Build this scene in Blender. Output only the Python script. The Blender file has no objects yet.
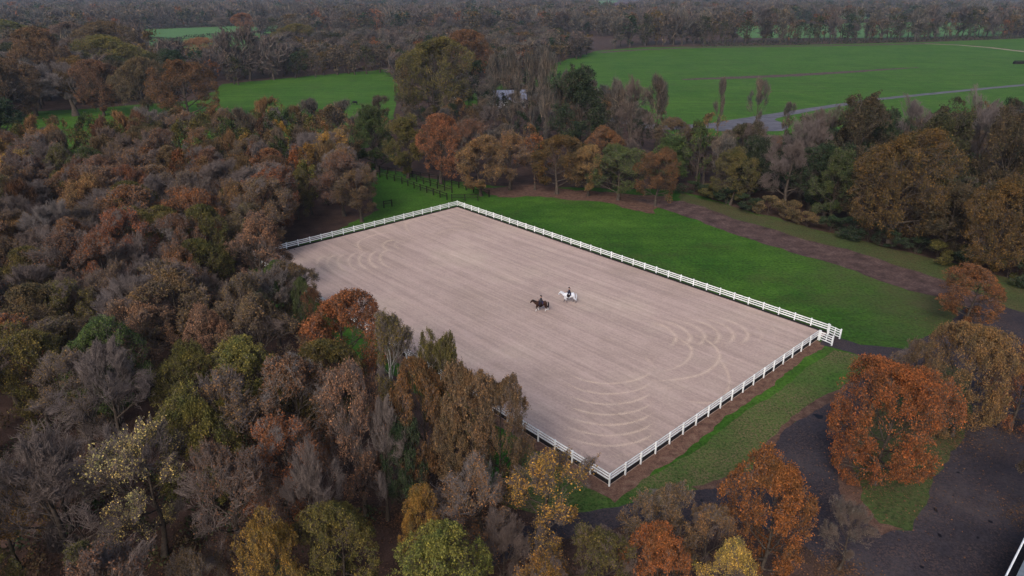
import bpy, math, random
import numpy as np
from mathutils import Vector, Matrix
random.seed(7)
RNG = np.random.default_rng(11)
C = bpy.context.scene.collection
R_ = math.radians

# ------------------------------------------------------------------ survey
CAMH = 37.3
FPX = 683.0
PITCH = math.atan(298 / FPX)


def G(x, y, h=0.0):
    """ground point (metres) of a survey reading of the photograph, at height h"""
    u = (x - 512) / FPX
    v = (288 - y) / FPX
    d = (u, math.cos(PITCH) + v * math.sin(PITCH), -math.sin(PITCH) + v * math.cos(PITCH))
    t = -(CAMH - h) / d[2]
    return d[0] * t, d[1] * t


def P(x, y, z):
    """where a world point falls in the photograph"""
    z = z - CAMH
    dep = y * math.cos(PITCH) - z * math.sin(PITCH)
    up = y * math.sin(PITCH) + z * math.cos(PITCH)
    return 512 + FPX * x / dep, 288 - FPX * up / dep, dep


# ------------------------------------------------------------------ objects
def tag(o, label=None, cat=None, group=None, kind=None):
    if label: o['label'] = label
    if cat: o['category'] = cat
    if group: o['group'] = group
    if kind: o['kind'] = kind
    return o


def link(name, me, parent=None):
    o = bpy.data.objects.new(name, me)
    C.objects.link(o)
    if parent: o.parent = parent
    return o


def empty(name, loc=(0, 0, 0), rz=0.0):
    o = bpy.data.objects.new(name, None)
    C.objects.link(o)
    o.location = loc
    o.rotation_euler = (0, 0, rz)
    o.empty_display_size = 0.5
    return o


class MB:
    def __init__(s):
        s.v = []; s.f = []; s.m = []

    def add(s, vs, fs, mi=0):
        b = len(s.v)
        s.v += [tuple(p) for p in vs]
        s.f += [tuple(b + i for i in q) for q in fs]
        s.m += [mi] * len(fs)

    def box(s, c, d, ax=(1, 0, 0), mi=0, up=(0, 0, 1)):
        """centre, sizes (along ax, across, up)"""
        a = Vector(ax).normalized(); u = Vector(up)
        b = u.cross(a).normalized(); u = a.cross(b)
        c = Vector(c)
        vs = [c + a * (i * d[0] / 2) + b * (j * d[1] / 2) + u * (k * d[2] / 2) for i in (-1, 1) for j in (-1, 1) for k in (-1, 1)]
        s.add(vs, [(0, 1, 3, 2), (4, 6, 7, 5), (0, 4, 5, 1), (2, 3, 7, 6), (0, 2, 6, 4), (1, 5, 7, 3)], mi)

    def tube(s, pts, rs, n=8, mi=0, caps=True):
        rings = []
        pts = [Vector(p) for p in pts]
        for i, p in enumerate(pts):
            d = (pts[min(i + 1, len(pts) - 1)] - pts[max(i - 1, 0)]).normalized()
            a = d.orthogonal().normalized() if i == 0 else (ref - d * ref.dot(d)).normalized()
            ref = a
            b = d.cross(a)
            r = rs[i] if isinstance(rs, (list, tuple)) else rs
            rr = r if isinstance(r, (list, tuple)) else (r, r)
            rings.append([p + a * math.cos(2 * math.pi * k / n) * rr[0] + b * math.sin(2 * math.pi * k / n) * rr[1] for k in range(n)])
        vs = [q for r in rings for q in r]
        fs = [(i * n + k, i * n + (k + 1) % n, (i + 1) * n + (k + 1) % n, (i + 1) * n + k) for i in range(len(pts) - 1) for k in range(n)]
        if caps:
            fs += [tuple(range(n - 1, -1, -1)), tuple((len(pts) - 1) * n + k for k in range(n))]
        s.add(vs, fs, mi)

    def build(s, name, mats, parent=None, smooth=False):
        me = bpy.data.meshes.new(name)
        me.from_pydata(s.v, [], s.f)
        for m in (mats if isinstance(mats, (list, tuple)) else [mats]): me.materials.append(m)
        me.polygons.foreach_set('material_index', s.m)
        if smooth: me.polygons.foreach_set('use_smooth', [True] * len(s.f))
        me.update()
        return link(name, me, parent)


def np_mesh(name, V, F3, F4, m3, m4, mats, col=None):
    me = bpy.data.meshes.new(name)
    nv, n3, n4 = len(V), len(F3), len(F4)
    me.vertices.add(nv)
    me.vertices.foreach_set('co', V.astype(np.float32).ravel())
    me.loops.add(n3 * 3 + n4 * 4)
    me.loops.foreach_set('vertex_index', np.concatenate([F3.ravel(), F4.ravel()]).astype(np.int32))
    me.polygons.add(n3 + n4)
    st = np.concatenate([np.arange(n3) * 3, n3 * 3 + np.arange(n4) * 4]).astype(np.int32)
    me.polygons.foreach_set('loop_start', st)
    me.polygons.foreach_set('material_index', np.concatenate([m3, m4]).astype(np.int32))
    if col is not None:
        a = me.color_attributes.new('tint', 'FLOAT_COLOR', 'POINT')
        a.data.foreach_set('color', np.concatenate([col, np.ones((nv, 1))], 1).astype(np.float32).ravel())
    for m in mats: me.materials.append(m)
    me.update(calc_edges=True)
    return me


# ------------------------------------------------------------------ materials
def new_mat(name):
    m = bpy.data.materials.new(name)
    m.use_nodes = True
    nt = m.node_tree
    b = nt.nodes['Principled BSDF']
    b.inputs['Roughness'].default_value = 0.9
    b.inputs['Specular IOR Level'].default_value = 0.08
    return m, nt, b


def nd(nt, t, **k):
    n = nt.nodes.new(t)
    for a, v in k.items():
        if a in n.inputs: n.inputs[a].default_value = v
        else: setattr(n, a, v)
    return n


def noise(nt, scale, detail=4, rough=0.6, vec=None, dist=0.0):
    n = nd(nt, 'ShaderNodeTexNoise', Scale=scale, Detail=detail, Roughness=rough, Distortion=dist)
    if vec is None:
        g = nt.nodes.get('GEO') or nd(nt, 'ShaderNodeNewGeometry')
        g.name = 'GEO'
        vec = g.outputs['Position']
    nt.links.new(vec, n.inputs['Vector'])
    return n.outputs['Fac']


def ramp(nt, fac, stops):
    r = nd(nt, 'ShaderNodeValToRGB')
    e = r.color_ramp.elements
    while len(e) < len(stops): e.new(0.5)
    for i, (p, c) in enumerate(stops):
        e[i].position = p
        e[i].color = (*c, 1) if len(c) == 3 else c
    nt.links.new(fac, r.inputs[0])
    return r.outputs['Color']


def mix(nt, fac, a, b, mode='MIX'):
    n = nd(nt, 'ShaderNodeMix', data_type='RGBA', blend_type=mode)
    for s, v in ((n.inputs[0], fac), (n.inputs[6], a), (n.inputs[7], b)):
        if isinstance(v, bpy.types.NodeSocket): nt.links.new(v, s)
        elif isinstance(v, (int, float)): s.default_value = v
        else: s.default_value = (*v, 1)
    return n.outputs[2]


def gray(a): return (a, a, a)


def sand_of(nt, fac, lo, hi):
    return ramp(nt, fac, [(lo, gray(0)), (hi, gray(1))])


def bump(nt, b, fac, strength, dist):
    n = nd(nt, 'ShaderNodeBump', Strength=strength, Distance=dist)
    nt.links.new(fac, n.inputs['Height'])
    nt.links.new(n.outputs[0], b.inputs['Normal'])


def mottled(name, stops, scale, fine=None, rough=0.9, bmp=0.0):
    m, nt, b = new_mat(name)
    f = noise(nt, scale, 6, 0.65)
    col = ramp(nt, f, stops)
    if fine:
        f2 = noise(nt, fine, 3, 0.7)
        col = mix(nt, 1.0, col, ramp(nt, f2, [(0.3, gray(0.6)), (0.7, gray(1.35))]), 'MULTIPLY')
        if bmp: bump(nt, b, f2, bmp, 0.05)
    nt.links.new(col, b.inputs['Base Color'])
    b.inputs['Roughness'].default_value = rough
    return m


def plain(name, c, rough=0.6, var=0.12, scale=3.0):
    m, nt, b = new_mat(name)
    f = noise(nt, scale, 4)
    nt.links.new(mix(nt, 1.0, c, ramp(nt, f, [(0.3, gray(1 - var)), (0.7, gray(1.0))]), 'MULTIPLY'), b.inputs['Base Color'])
    b.inputs['Roughness'].default_value = rough
    return m


# grass with worn and leaf-strewn patches
def grass_mat(name, g0, g1, litter, lo, hi, stripes=0.0, worn=None):
    m, nt, b = new_mat(name)
    f = noise(nt, 0.05, 9, 0.74, dist=0.4)
    col = ramp(nt, f, [(0.38, g0), (0.62, g1)])
    if stripes:
        geo = nt.nodes['GEO']
        mp = nd(nt, 'ShaderNodeMapping')
        mp.inputs['Scale'].default_value = (0.02, 0.3, 1)
        nt.links.new(geo.outputs['Position'], mp.inputs['Vector'])
        s = noise(nt, 1.0, 3, 0.6, mp.outputs[0])
        col = mix(nt, stripes, col, ramp(nt, s, [(0.3, gray(0.55)), (0.7, gray(1.4))]), 'MULTIPLY')
    f2 = noise(nt, 2.5, 4, 0.75)
    col = mix(nt, 1.0, col, ramp(nt, f2, [(0.3, gray(0.45)), (0.7, gray(1.5))]), 'MULTIPLY')
    f4 = noise(nt, 0.35, 5, 0.7)
    col = mix(nt, 1.0, col, ramp(nt, f4, [(0.3, (0.8, 0.78, 0.8)), (0.7, (1.2, 1.15, 1.1))]), 'MULTIPLY')
    k = noise(nt, 0.09, 3, 0.6, dist=0.3)
    k2 = noise(nt, 5.0, 3, 0.85)
    if worn:      # trodden, leaf-strewn turf towards the gateway
        sx = nd(nt, 'ShaderNodeSeparateXYZ'); nt.links.new(nt.nodes['GEO'].outputs['Position'], sx.inputs[0])
        a1 = nd(nt, 'ShaderNodeMath', operation='MULTIPLY_ADD'); nt.links.new(noise(nt, 0.12, 5, 0.7), a1.inputs[0]); a1.inputs[1].default_value = 34; nt.links.new(sx.outputs[0], a1.inputs[2])
        mr = nd(nt, 'ShaderNodeMapRange', interpolation_type='SMOOTHSTEP'); nt.links.new(a1.outputs[0], mr.inputs[0]); mr.inputs[1].default_value = worn[0] + 17; mr.inputs[2].default_value = worn[1] + 17
        c2 = mix(nt, 1.0, (0.046, 0.062, 0.022), ramp(nt, f2, [(0.3, gray(0.6)), (0.7, gray(1.35))]), 'MULTIPLY')
        mu2 = nd(nt, 'ShaderNodeMath', operation='MULTIPLY'); nt.links.new(mr.outputs[0], mu2.inputs[0]); nt.links.new(sand_of(nt, k2, 0.40, 0.66), mu2.inputs[1])
        c2 = mix(nt, mu2.outputs[0], c2, (0.075, 0.050, 0.028))
        col = mix(nt, mr.outputs[0], col, c2)
    msk = nd(nt, 'ShaderNodeMath', operation='MULTIPLY')
    nt.links.new(sand_of(nt, k, lo, hi), msk.inputs[0])
    nt.links.new(sand_of(nt, k2, 0.42, 0.62), msk.inputs[1])
    col = mix(nt, msk.outputs[0], col, litter)
    nt.links.new(col, b.inputs['Base Color'])
    bump(nt, b, f2, 0.5, 0.08)
    return m


M = {}
M['floor'] = mottled('wood_floor', [(0.3, (0.024, 0.016, 0.014)), (0.5, (0.050, 0.030, 0.024)), (0.68, (0.070, 0.042, 0.034))], 0.35, 6.0, bmp=0.6)
M['grass'] = grass_mat('paddock_grass', (0.020, 0.062, 0.007), (0.042, 0.098, 0.012), (0.06, 0.045, 0.025), 0.55, 0.75, 0.4, worn=(34, 62))
M['grass_worn'] = grass_mat('worn_grass', (0.032, 0.050, 0.017), (0.036, 0.066, 0.018), (0.085, 0.055, 0.032), 0.28, 0.55)
M['grass_verge'] = grass_mat('verge_grass', (0.024, 0.064, 0.010), (0.042, 0.090, 0.016), (0.13, 0.085, 0.052), 0.36, 0.58)
M['field'] = grass_mat('field_grass', (0.028, 0.078, 0.007), (0.044, 0.100, 0.011), (0.05, 0.07, 0.02), 0.5, 0.8, 0.3)
M['far_field'] = grass_mat('far_field_grass', (0.055, 0.12, 0.04), (0.065, 0.14, 0.045), (0.06, 0.10, 0.04), 0.5, 0.8, 0.2)
M['litter'] = mottled('leaf_litter', [(0.3, (0.045, 0.026, 0.020)), (0.5, (0.085, 0.048, 0.036)), (0.7, (0.125, 0.076, 0.056))], 1.2, 9.0, bmp=0.5)
M['mud'] = mottled('muddy_track', [(0.3, (0.030, 0.020, 0.019)), (0.5, (0.066, 0.042, 0.039)), (0.7, (0.10, 0.066, 0.060))], 0.5, 3.0, bmp=0.5)
M['bark'] = mottled('bark', [(0.3, (0.030, 0.022, 0.018)), (0.7, (0.075, 0.06, 0.05))], 3.0, 14.0)
M['bark_pale'] = mottled('pale_bark', [(0.35, (0.10, 0.09, 0.08)), (0.6, (0.26, 0.25, 0.24))], 2.0, 10.0)
M['white'] = plain('white_fence_paint', (0.76, 0.78, 0.80), 0.5, 0.3, 0.9)
M['dark_board'] = plain('dark_kickboard', (0.018, 0.016, 0.018), 0.8)
M['dark_wood'] = plain('dark_creosote_wood', (0.014, 0.011, 0.010), 0.8, 0.3)
M['blond'] = plain('pale_track_chippings', (0.26, 0.21, 0.15), 0.9, 0.3)


def asphalt_mat():
    m, nt, b = new_mat('wet_asphalt')
    f = noise(nt, 0.13, 5, 0.6)
    col = ramp(nt, f, [(0.3, (0.017, 0.015, 0.020)), (0.55, (0.034, 0.029, 0.035)), (0.75, (0.058, 0.049, 0.052))])
    f2 = noise(nt, 3.0, 5, 0.8)
    col = mix(nt, 1.0, col, ramp(nt, f2, [(0.3, gray(0.55)), (0.7, gray(1.4))]), 'MULTIPLY')
    k = noise(nt, 0.22, 4, 0.7); k2 = noise(nt, 6.0, 2, 0.8)
    msk = nd(nt, 'ShaderNodeMath', operation='MULTIPLY')
    nt.links.new(sand_of(nt, k, 0.38, 0.62), msk.inputs[0]); nt.links.new(sand_of(nt, k2, 0.5, 0.62), msk.inputs[1])
    col = mix(nt, msk.outputs[0], col, (0.070, 0.045, 0.038))
    w = noise(nt, 0.7, 2, 0.4)
    wet = sand_of(nt, w, 0.70, 0.715)
    col = mix(nt, wet, col, (0.006, 0.0055, 0.009))
    nt.links.new(col, b.inputs['Base Color'])
    nt.links.new(ramp(nt, wet, [(0, gray(0.75)), (1, gray(0.35))]), b.inputs['Roughness'])
    bump(nt, b, f2, 0.3, 0.02)
    return m


M['asphalt'] = asphalt_mat()
m, nt, b = new_mat('pale_road'); nt.links.new(ramp(nt, noise(nt, 0.3), [(0.3, (0.06, 0.06, 0.075)), (0.7, (0.11, 0.105, 0.125))]), b.inputs['Base Color']); M['road'] = m

# arena axes, from the survey of its corners
cF, cR, cN, cL = [Vector((*G(*p), 0)) for p in ((457, 207), (826, 333), (610, 487), (250, 260))]
AU = ((cR - cF) + (cN - cL)).normalized()          # along the long side
AV = Vector((AU.y, -AU.x, 0))                       # across, towards the near side
if AV.dot(cL - cF) < 0: AV = -AV
ACEN = (cF + cR + cN + cL) / 4
LU, LV = 69.98, 40.05


def A(u, v, z=0.0):
    """arena coordinates: u along the long side from the far end, v across from the far long side"""
    p = ACEN + AU * (u - LU / 2) + AV * (v - LV / 2)
    return Vector((p.x, p.y, z))


def arena_uv(x, y):
    d = Vector((*G(x, y), 0)) - ACEN
    return d.dot(AU) + LU / 2, d.dot(AV) + LV / 2


def sand_mat():
    m, nt, b = new_mat('harrowed_sand')
    g = nd(nt, 'ShaderNodeNewGeometry'); g.name = 'GEO'
    mp = nd(nt, 'ShaderNodeMapping')
    mp.inputs['Rotation'].default_value = (0, 0, -math.atan2(AU.y, AU.x))
    nt.links.new(g.outputs['Position'], mp.inputs['Vector'])
    st = nd(nt, 'ShaderNodeMapping'); st.inputs['Scale'].default_value = (0.035, 1.0, 1)
    nt.links.new(mp.outputs[0], st.inputs['Vector'])
    big = noise(nt, 0.07, 4, 0.6)
    col = ramp(nt, big, [(0.3, (0.292, 0.221, 0.189)), (0.5, (0.338, 0.253, 0.224)), (0.7, (0.372, 0.291, 0.244))])
    s1 = noise(nt, 0.9, 3, 0.6, st.outputs[0])
    col = mix(nt, 0.42, col, ramp(nt, s1, [(0.35, gray(0.74)), (0.65, gray(1.22))]), 'MULTIPLY')
    s2 = noise(nt, 3.2, 2, 0.7, st.outputs[0])
    col = mix(nt, 0.38, col, ramp(nt, s2, [(0.3, gray(0.74)), (0.7, gray(1.22))]), 'MULTIPLY')
    f = noise(nt, 4.0, 4, 0.8)
    col = mix(nt, 1.0, col, ramp(nt, f, [(0.3, gray(0.85)), (0.7, gray(1.12))]), 'MULTIPLY')
    f3 = noise(nt, 0.5, 5, 0.75)
    col = mix(nt, 1.0, col, ramp(nt, f3, [(0.3, gray(0.93)), (0.7, gray(1.06))]), 'MULTIPLY')
    nt.links.new(col, b.inputs['Base Color'])
    bump(nt, b, s2, 0.35, 0.05)
    b.inputs['Roughness'].default_value = 1.0
    return m


M['sand'] = sand_mat()


def track_mat():
    """sand turned paler by the harrow; feathered across its width, broken along it"""
    m, nt, b = new_mat('turned_sand')
    at = nd(nt, 'ShaderNodeAttribute', attribute_name='edge')
    n = noise(nt, 1.1, 4, 0.7)
    mu = nd(nt, 'ShaderNodeMath', operation='MULTIPLY')
    nt.links.new(sand_of(nt, n, 0.0, 0.55), mu.inputs[0]); nt.links.new(at.outputs['Fac'], mu.inputs[1])
    k = noise(nt, 15.0, 2, 0.5)
    k2 = nd(nt, 'ShaderNodeMapRange'); nt.links.new(k, k2.inputs[0]); k2.inputs[1].default_value = 0.28; k2.inputs[2].default_value = 0.72
    gt = nd(nt, 'ShaderNodeMath', operation='LESS_THAN'); nt.links.new(k2.outputs[0], gt.inputs[0]); nt.links.new(mu.outputs[0], gt.inputs[1])
    nt.links.new(gt.outputs[0], b.inputs['Alpha'])
    b.inputs['Base Color'].default_value = (0.48, 0.37, 0.295, 1)
    b.inputs['Roughness'].default_value = 1.0
    return m


M['track'] = track_mat()


def leaf_mat(name, src):
    m, nt, b = new_mat(name)
    if src == 'object':
        oi = nd(nt, 'ShaderNodeObjectInfo'); base = oi.outputs['Color']
        tc = nd(nt, 'ShaderNodeTexCoord').outputs['Object']
    else:
        at = nd(nt, 'ShaderNodeAttribute', attribute_name='tint'); base = at.outputs['Color']
        tc = None
    g = nt.nodes.get('GEO') or nd(nt, 'ShaderNodeNewGeometry'); g.name = 'GEO'
    rnd = g.outputs['Random Per Island']
    col = mix(nt, 1.0, base, ramp(nt, rnd, [(0.0, (0.45, 0.48, 0.5)), (0.45, (0.9, 0.9, 0.9)), (0.85, (1.3, 1.2, 1.1)), (1.0, (1.9, 1.7, 1.35))]), 'MULTIPLY')
    cl = noise(nt, 0.55 if src == 'object' else 0.25, 3, 0.6, tc)
    col = mix(nt, 1.0, col, ramp(nt, cl, [(0.32, (0.66, 0.80, 0.85)), (0.66, (1.28, 1.16, 1.0))]), 'MULTIPLY')
    nt.links.new(col, b.inputs['Base Color'])
    b.inputs['Roughness'].default_value = 0.75
    b.inputs['Specular IOR Level'].default_value = 0.15
    # a little light passes through a leaf
    tr = nd(nt, 'ShaderNodeBsdfTranslucent'); nt.links.new(col, tr.inputs[0])
    ms = nd(nt, 'ShaderNodeMixShader'); ms.inputs[0].default_value = 0.22
    out = nt.nodes['Material Output']
    nt.links.new(b.outputs[0], ms.inputs[1]); nt.links.new(tr.outputs[0], ms.inputs[2]); nt.links.new(ms.outputs[0], out.inputs[0])
    return m


M['leaf'] = leaf_mat('autumn_leaves', 'object')
M['leaf_far'] = leaf_mat('autumn_leaves_far', 'tint')
m, nt, b = new_mat('twigs')
oi = nd(nt, 'ShaderNodeObjectInfo')
nt.links.new(ramp(nt, oi.outputs['Random'], [(0, (0.105, 0.080, 0.070)), (0.35, (0.135, 0.112, 0.108)), (0.7, (0.120, 0.088, 0.075)), (1, (0.160, 0.138, 0.132))]), b.inputs['Base Color'])
M['twig'] = m


# ------------------------------------------------------------------ tree growing
def unit(v): return v / np.maximum(np.linalg.norm(v, axis=-1, keepdims=True), 1e-9)


def tubes(P3, R3, sides):
    """P3 (n,k,3) polylines, R3 (n,k) radii"""
    n, k, _ = P3.shape
    d = np.gradient(P3, axis=1); d = unit(d)
    ref = np.where(np.abs(d[..., 2:3]) > 0.9, np.array([1.0, 0, 0]), np.array([0, 0, 1.0]))
    a = unit(np.cross(d, ref)); bb = np.cross(d, a)
    ang = np.arange(sides) * 2 * math.pi / sides
    ring = a[:, :, None] * np.cos(ang)[:, None] + bb[:, :, None] * np.sin(ang)[:, None]
    V = (P3[:, :, None] + ring * R3[:, :, None, None]).reshape(-1, 3)
    i, j, s = np.meshgrid(np.arange(n), np.arange(k - 1), np.arange(sides), indexing='ij')
    s2 = (s + 1) % sides
    o = (i * k + j) * sides; o2 = o + sides
    F = np.stack([o + s, o + s2, o2 + s2, o2 + s], -1).reshape(-1, 4)
    return V, F


def bez(p0, p1, p2, t):
    t = t[..., None]
    return p0 * (1 - t) ** 2 + 2 * p1 * t * (1 - t) + p2 * t * t


def grow(seed, H, R, base, n1=14, n2=7, n3=6, n4=5, up=0.35, leaves=4, leaf=0.17, tw=0.012, lean=0.0, stems=1, lump=0.22, leaf_skip=0.0, finer=0, r0=None, cap=(0.93, 1.04)):
    g = np.random.default_rng(seed)
    zc = H * (base + 1) / 2; hz = H * (1 - base) / 2 * 1.02
    cen = np.array([lean * 0.7, 0, zc]); rad = np.array([R, R, hz])
    lam = g.normal(0, 1, (6, 3)) * 2.2; lph = g.uniform(0, 6.28, 6)

    def out(p):
        q = (p - cen) / rad
        s = np.linalg.norm(q, axis=-1)
        dd = unit(q)
        b = 1 + lump * np.sin(dd @ lam.T + lph).sum(-1) / 2.4
        return s / np.clip(b, 0.55, 1.4)

    wood, crown = [], []
    r0 = r0 or 0.028 * H ** 0.95
    P0, D1, L1, S1, RB = [], [], [], [], []
    for s in range(stems):
        az = g.uniform(0, 6.28); sp = 0 if stems == 1 else 0.12 * H
        k = 7
        z = np.linspace(0, 0.93 * H * (1 if s == 0 else g.uniform(0.8, 1)), k)
        wob = np.cumsum(g.normal(0, 0.014 * H, (k, 2)), 0); wob -= wob[0]
        tp = np.stack([wob[:, 0] + math.cos(az) * sp * z / H + lean * (z / H) ** 1.5, wob[:, 1] + math.sin(az) * sp * z / H, z], -1)
        tr = r0 / stems ** 0.5 * (1 - 0.93 * (z / z[-1]) ** 0.8); tr[0] *= 1.35
        wood.append(tubes(tp[None], tr[None], 7))
        m1 = max(4, n1 // stems)
        fr = base * 0.75 + (0.97 - base * 0.75) * ((np.arange(m1) + g.uniform(0, 1, m1)) / m1) ** 0.85
        az = np.arange(m1) * 2.4 + g.uniform(-0.5, 0.5, m1)
        el = np.radians(8 + 62 * ((fr - base * 0.7) / (1 - base * 0.7)) ** 1.1 + g.uniform(-8, 12, m1)) + up * 0.3
        p = np.stack([np.interp(fr * H, z, tp[:, c]) for c in range(3)], -1)
        p = np.where((fr * H > z[-1])[:, None], tp[-1], p)
        d = np.stack([np.cos(az) * np.cos(el), np.sin(az) * np.cos(el), np.sin(el)], -1)
        ts = np.linspace(0.05, 2.2, 36) * max(R, hz)
        o = out(p[:, None] + d[:, None] * ts[None, :, None])
        L = np.array([ts[np.argmax(q > 0.97)] if (q > 0.97).any() else R for q in o]) * g.uniform(0.82, 1.0, m1)
        P0.append(p); D1.append(d); L1.append(np.clip(L, 0.6, None)); RB.append(np.interp(fr * H, z, tr) * 0.55)
    p0 = np.concatenate(P0); d = np.concatenate(D1); L = np.concatenate(L1); rb = np.concatenate(RB)
    twig_pts = None
    nn = [n2, n3, n4] + ([finer] if finer else [])
    for lv in range(len(nn) + 1):
        bend = g.normal(0, 0.12, d.shape) + np.array([0, 0, -0.06 if lv == 0 else 0.03])
        p1 = p0 + (d + bend) * L[:, None] * 0.5
        p2 = p0 + unit(d + np.array([0, 0, up * 0.35])) * L[:, None]
        o = out(p2); k = np.where(o > 1.03, 1.03 / o, 1)[:, None]
        if lv == 0: p2 = np.where(k < 1, p0 + (p2 - p0) * np.clip(k, 0.35, 1), p2)
        else:      # twigs turn along the crown's outline instead of breaking out of it
            o = out(p2)[:, None] / g.uniform(*cap, (len(p2), 1))
            p2 = np.where(o > 1, cen + (p2 - cen) / np.maximum(o, 1), p2)
            o = out(p1)[:, None] / cap[1]
            p1 = np.where(o > 1, cen + (p1 - cen) / np.maximum(o, 1), p1)
        last = lv == len(nn)
        t = np.linspace(0, 1, 4 if lv == 0 else 3)
        pts = bez(p0[:, None], p1[:, None], p2[:, None], np.broadcast_to(t, (len(p0), len(t))))
        rr = np.maximum(rb[:, None] * (1 - 0.75 * t[None]), tw * (0.55 if last else 1.0))
        (wood if lv <= 1 else crown).append(tubes(pts, rr, 5 if lv == 0 else 3))
        if last:
            twig_pts = (p0, p1, p2); break
        m = nn[lv]
        idx = np.repeat(np.arange(len(p0)), m)
        t = (np.tile(np.arange(m), len(p0)) + g.uniform(0, 1, len(idx))) / m
        t = 0.22 + 0.78 * t
        q = bez(p0[idx], p1[idx], p2[idx], t)
        tang = unit(2 * (1 - t)[:, None] * (p1 - p0)[idx] + 2 * t[:, None] * (p2 - p1)[idx])
        rv = unit(g.normal(0, 1, q.shape))
        side = unit(rv - (rv * tang).sum(-1, keepdims=True) * tang)
        outw = unit(q - cen)
        d = unit(tang * 0.75 + side * g.uniform(0.5, 1.0, (len(idx), 1)) + outw * 0.25 + np.array([0, 0, up * 0.7]))
        L = L[idx] * g.uniform(0.38, 0.62, len(idx)) * (1.15 - 0.45 * t) * (1.1 if lv else 1)
        L = np.clip(L, 0.28, None)
        rb = rb[idx] * 0.5 * (1 - 0.5 * t)
        p0 = q
    # leaves
    LV_ = None
    if leaves:
        a, b_, c = twig_pts
        keep = g.uniform(0, 1, len(a)) >= leaf_skip
        a, b_, c = a[keep], b_[keep], c[keep]
        if leaf_skip > 0.2:            # leaves cling to some boughs only
            w = np.sin(a @ (g.normal(0, 1, 3) * 0.9) + 1) + np.sin(a @ (g.normal(0, 1, 3) * 1.3))
            kk = w > np.quantile(w, leaf_skip * 0.5)
            a, b_, c = a[kk], b_[kk], c[kk]
        idx = np.repeat(np.arange(len(a)), leaves)
        t = g.uniform(0.15, 1.08, len(idx))
        q = bez(a[idx], b_[idx], c[idx], t) + g.normal(0, leaf * 0.75, (len(idx), 3))
        nrm = unit(g.normal(0, 1, q.shape) + np.array([0, 0, 0.7]))
        x = unit(np.cross(nrm, g.normal(0, 1, q.shape))); y = np.cross(nrm, x)
        s = leaf * g.uniform(0.55, 1.25, (len(idx), 1))
        V = np.stack([q - x * s * 0.62, q - y * s * 0.4 - x * s * .05, q + x * s * 0.62, q + y * s * 0.4], 1).reshape(-1, 3)
        F = np.arange(len(V)).reshape(-1, 4)
        LV_ = (V, F)
    return wood, crown, LV_


def join(parts):
    V, F, o = [], [], 0
    for v, f in parts:
        V.append(v); F.append(f + o); o += len(v)
    return np.concatenate(V), np.concatenate(F)


E3 = np.zeros((0, 3), int)


def template(seed, bark='bark', **k):
    wood, crown, lv = grow(seed, **k)
    V, F = join(wood)
    aV = np.concatenate([V] + [c[0] for c in crown])
    H1 = np.quantile(aV[:, 2], 0.995); rr_ = np.hypot(aV[:, 0], aV[:, 1]); sec = ((np.arctan2(aV[:, 1], aV[:, 0]) + math.pi) / (2 * math.pi) * 12).astype(int) % 12
    R1 = np.mean([np.quantile(rr_[sec == q], 0.985) for q in range(12)])
    tm = np_mesh('trunk', V, E3, F, np.zeros(0), np.zeros(len(F)), [M[bark]])
    V, F = join(crown); mi = np.zeros(len(F))
    if lv is not None:
        n = len(V); mi = np.concatenate([mi, np.ones(len(lv[1]))])
        V = np.concatenate([V, lv[0]]); F = np.concatenate([F, lv[1] + n])
    cm = np_mesh('crown', V, E3, F, np.zeros(0), mi, [M['twig'], M['leaf']])
    return tm, cm, H1, R1


KIND = {}   # kind -> list of templates (unit: metres as grown)
KIND['full'] = [template(s, H=11, R=4.6, base=0.12, n1=22, n2=9, n3=6, n4=5, leaves=7, leaf=0.145, leaf_skip=0.03, lump=0.2, up=0.22) for s in (1, 2, 3)]
KIND['oak'] = [template(s, H=14, R=7.4, base=0.08, n1=30, n2=9, n3=7, n4=6, leaves=6, leaf=0.18, leaf_skip=0.02, up=0.12, lump=0.13) for s in (4, 5, 6)]
KIND['thin'] = [template(s, H=11.5, R=4.0, base=0.18, n1=18, n2=8, n3=6, n4=5, leaves=4, leaf=0.13, leaf_skip=0.25, up=0.3, lump=0.24, finer=2, tw=0.014, cap=(0.8, 1.1)) for s in (7, 8, 9, 10)]
KIND['bare'] = [template(s, H=12, R=3.9, base=0.2, n1=17, n2=8, n3=7, n4=5, leaves=0, up=0.45, lump=0.24, finer=3, tw=0.014, cap=(0.72, 1.3)) for s in (11, 12, 13, 14)]
KIND['sparse'] = [template(s, H=12, R=4.2, base=0.2, n1=16, n2=8, n3=6, n4=5, leaves=2, leaf=0.14, leaf_skip=0.45, up=0.35, finer=3, tw=0.015, cap=(0.72, 1.25)) for s in (15, 16, 17)]
KIND['column'] = [template(s, H=13, R=2.7, base=0.08, n1=24, n2=8, n3=6, n4=5, leaves=6, leaf=0.14, leaf_skip=0.08, up=0.5, lump=0.2) for s in (18, 19, 20)]
KIND['birch'] = [template(s, bark='bark_pale', H=13, R=2.6, base=0.2, n1=20, n2=8, n3=6, n4=5, leaves=3, leaf=0.12, leaf_skip=0.25, up=0.6, finer=2, tw=0.014, stems=2, cap=(0.8, 1.2)) for s in (21, 22)]
KIND['tallbare'] = [template(s, H=17, R=3.4, base=0.25, n1=18, n2=7, n3=5, n4=5, leaves=0, up=0.5, finer=1, tw=0.013, stems=st, cap=(0.7, 1.5)) for s, st in ((23, 1), (24, 2), (25, 3))]
KIND['ivy'] = [template(s, H=15, R=4.4, base=0.06, n1=26, n2=8, n3=6, n4=5, leaves=7, leaf=0.19, leaf_skip=0.05, up=0.35, lump=0.3, cap=(0.85, 1.12)) for s in (26, 27)]
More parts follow.
